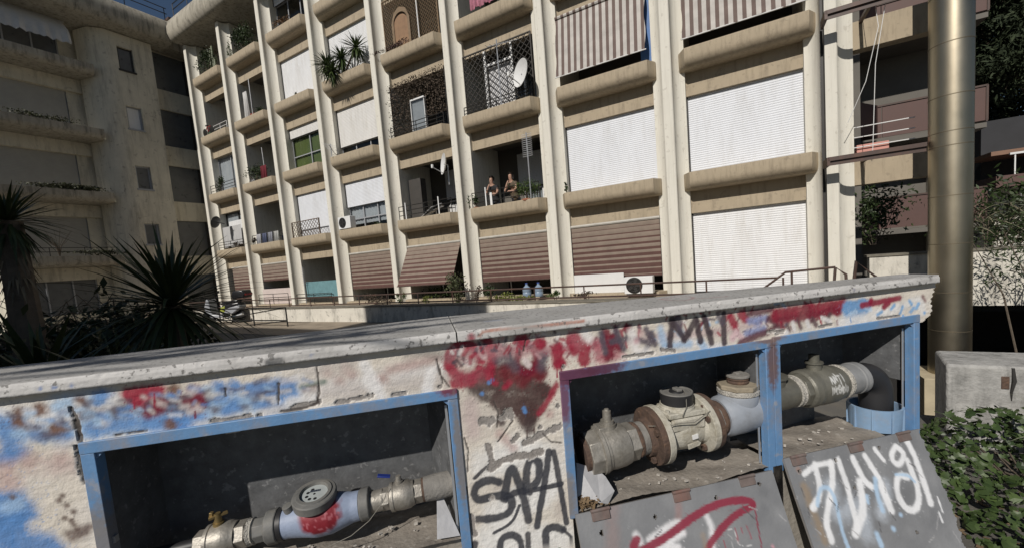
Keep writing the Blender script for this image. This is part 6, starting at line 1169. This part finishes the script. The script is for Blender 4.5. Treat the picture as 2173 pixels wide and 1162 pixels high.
t = shrub('shrub', 'dark bush behind the flue at the foot of the brown balconies', F(13.2, 3.4, 1.2), (.9, .6, .9), 1500, .06, LEAF_D, 'shrub', 8)
shrub('shrub', 'tall dark thicket in front of the terrace house', F(16.6, 3.2, .4), (2.2, .8, 1.15), 5200, .08, LEAF_D, 'shrub', 10, aspect=.3)
t = thing('reed_clump', 'pale arching reeds beside the flue pipe', 'reeds', F(14.3, 1.2, .75), RZF); b = MB(); vs, fs = blade(.75, .03, .5)
for i in range(70): M2 = Matrix.Translation(Vector((gr.uniform(-.2, 1.2), gr.uniform(-.2, .2), gr.uniform(.55, 1.15)))) @ Matrix.Rotation(gr.uniform(0, 6.28), 4, 'Z') @ Matrix.Rotation(R(-gr.uniform(0, 55)), 4, 'Y'); b.add([M2 @ Vector(v_) for v_ in vs], fs)
b.build('blade', leafmat('reed', (.10, .09, .055), (.27, .25, .17), .7), t); b = MB()
for i in range(10): b.tube([(gr.uniform(-.2, 1.2), 0, -.6), (gr.uniform(-.2, 1.2), 0, .9)], .008, 5)
b.build('cane', BARK, t)
t = thing('bare_bush', 'bare branching bush casting shadows on the garden wall', 'bush', F(15.2, -.3, -2.6), RZF); b = MB()
for i in range(26):
    x = gr.uniform(-1.1, 2.2); b.tube([(x*.6, gr.uniform(-.3, .3), 0), (x*.8+gr.uniform(-.2, .2), gr.uniform(-.4, .4), 2.8), (x+gr.uniform(-.3, .3), gr.uniform(-.4, .4), gr.uniform(3.3, 4.1))], [.02, .014, .005], 5)
b.build('branch', BARK, t); cc = np.stack([np.random.default_rng(4).uniform(-1.25, 2.4, 2600), np.random.default_rng(5).normal(size=2600)*.35, np.random.default_rng(6).uniform(2.9, 4.3, 2600)], 1); V, Q = leafcloud(cc, .06, .2); link('foliage', npmesh('foliage', V, Q), LEAF_D, t)

# ================================================================== dark garden at the left
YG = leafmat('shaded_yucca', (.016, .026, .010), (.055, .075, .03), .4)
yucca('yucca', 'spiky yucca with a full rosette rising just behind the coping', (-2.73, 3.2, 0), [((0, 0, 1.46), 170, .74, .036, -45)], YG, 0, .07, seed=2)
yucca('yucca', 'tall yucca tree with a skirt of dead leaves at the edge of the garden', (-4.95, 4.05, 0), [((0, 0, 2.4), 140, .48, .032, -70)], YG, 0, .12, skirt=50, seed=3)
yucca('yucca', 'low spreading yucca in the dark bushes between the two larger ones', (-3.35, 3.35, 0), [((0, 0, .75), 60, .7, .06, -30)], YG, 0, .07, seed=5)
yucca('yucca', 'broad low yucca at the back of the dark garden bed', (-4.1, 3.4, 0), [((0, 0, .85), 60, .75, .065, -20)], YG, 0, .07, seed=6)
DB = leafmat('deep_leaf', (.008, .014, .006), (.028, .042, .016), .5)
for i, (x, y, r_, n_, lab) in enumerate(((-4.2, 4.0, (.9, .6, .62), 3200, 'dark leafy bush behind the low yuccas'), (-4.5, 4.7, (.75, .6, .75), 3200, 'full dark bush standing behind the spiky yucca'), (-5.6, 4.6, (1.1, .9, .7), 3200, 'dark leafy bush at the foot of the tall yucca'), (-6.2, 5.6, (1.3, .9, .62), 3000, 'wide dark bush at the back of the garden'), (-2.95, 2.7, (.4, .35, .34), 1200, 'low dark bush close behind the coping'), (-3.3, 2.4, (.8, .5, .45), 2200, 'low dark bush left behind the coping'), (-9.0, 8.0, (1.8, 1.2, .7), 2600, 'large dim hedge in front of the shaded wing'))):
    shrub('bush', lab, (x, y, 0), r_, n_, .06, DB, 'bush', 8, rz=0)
t = thing('bramble', 'tangle of bare arching stems above the dark bushes', 'bramble', (-5.3, 4.9, .5)); b = MB()
for i in range(46):
    x = gr.uniform(-1.0, .7); y = gr.uniform(-.6, .6); a_ = gr.uniform(0, 6.28); l_ = gr.uniform(.4, .9); h = gr.uniform(.7, 1.15); b.tube([(x, y, 0), (x+.1*math.cos(a_), y+.1*math.sin(a_), h*.7), (x+l_*.5*math.cos(a_), y+l_*.5*math.sin(a_), h), (x+l_*math.cos(a_), y+l_*math.sin(a_), h*.75)], [.008, .006, .005, .002], 4)
b.build('stem', BARK, t)
for k, lab, y0 in ((2, 'row of dull plants along the long second-storey balcony of the wing', -4.9), (1, 'dull plants on the lower long balcony of the wing', -4.2), (3, 'thin plants along the upper long balcony of the wing', -5.2)):
    shrub('balcony_plants', lab, F(UL-.15, y0, P(k)-.02), (.2, 1.3, .16), 1600 if k == 2 else 500, .05, leafmat('wing_plant', (.02, .025, .012), (.07, .075, .035)))
t = thing('bare_tree', 'small bare potted tree on the lower balcony of the wing', 'plant', F(UL-.4, -5.4, P(1)-.02), RZF); b = MB()
for i in range(30): a_ = gr.uniform(0, 6.28); h = gr.uniform(.7, 1.3); b.tube([(0, 0, 0), (.1*math.cos(a_), .1*math.sin(a_), .5), (.45*math.cos(a_)*h, .45*math.sin(a_)*h, h)], [.012, .008, .003], 4)
b.build('branch', BARK, t)
t = fthing('balcony_railing', 'black railing on the lower long balcony of the wing', 'railing', UL-.1, -6.9, P(1))
for z in (.2, .38): MB().tube([(0, 0, z), (0, 3.4, z)], .016, 6).build('rail', BLACKM, t)
for i in range(4): MB().tube([(0, i*1.1+.05, -.02), (0, i*1.1+.05, .4)], .016, 6).build('post', BLACKM, t)

# ================================================================== out of view behind the camera: added block shading the garden, palm over the coping
sa, ca_ = math.sin(SUN_AZ), math.cos(SUN_AZ)
def EG(e, g_): return Vector((e*ca_ + g_*sa, -e*sa + g_*ca_, 0))
t = thing('shade_block', 'plain cream block added out of view to throw the garden into shade', 'building', EG(-13, -12.2), -SUN_AZ)  # unseen block, added and sized for the shade it casts on the garden
MB().box(-10, 10.55, -4, 4.1, 0, 12).build('wall', CREAM, t); MB().box(2.2, 7.0, -3.5, 3.0, 12, 15).build('roof_shade_box', CREAM, t)  # upper box added so the shadow reaches the low retaining wall
for k in range(4):
    for i in range(7):
        f = MB().box(-9.2+i*2.8, -7.6+i*2.8, 4.1, 4.14, 1.+k*2.9, 2.4+k*2.9).build('window', GREY, t); MB().box(-9.1+i*2.8, -7.7+i*2.8, 4.141, 4.15, 1.1+k*2.9, 2.3+k*2.9).build('pane', DGLASS, f)
def sunback(s, w_, z, off): q = W(s, w_, z); return Vector((q.x - sa*off, q.y - ca_*off, z + off*math.tan(SUN_EL)))
t = thing('palm_tree', 'slender palm growing behind the photographer whose fronds shade the coping', 'palm', sunback(-1.75, 1.7, 1.384, 3.0) * 1.0); t.location.z = 0
top_ = sunback(-1.75, 1.7, 1.384, 3.0); MB().tube([(0, 0, 0), (.05, 0, 1.8), (0, 0, top_.z)], [.09, .07, .06], 10).build('trunk', BARK, t); gq = random.Random(5)
for i in range(26):
    s0 = gq.uniform(-1.5, -.25); w0 = gq.uniform(1.42, 1.74); b0 = sunback(s0, w0, 1.384, gq.uniform(2.8, 3.2)); L_ = gq.uniform(.35, .75); vs, fs = blade(L_, gq.uniform(.025, .05), .02)
    M2 = Matrix.Translation(b0 - t.location) @ Matrix.Rotation(RZW + R(gq.uniform(-14, 10)), 4, 'Z') @ Matrix.Rotation(R(gq.uniform(-6, 6)), 4, 'Y'); MB().add([M2 @ Vector(v_) for v_ in vs], fs).build('leaf', YG, t)
for k in range(5): MB().tube([(0, 0, top_.z), tuple((sunback(-.9+k*.2, 1.5+.05*k, 1.384, 3.0)-t.location)*.5 + Vector((0, 0, top_.z*.5+.05))), tuple(sunback(-.9+k*.25, 1.5+.05*k, 1.384, 3.0)-t.location)], [.012, .009, .004], 5).build('frond_stalk', BARK, t)
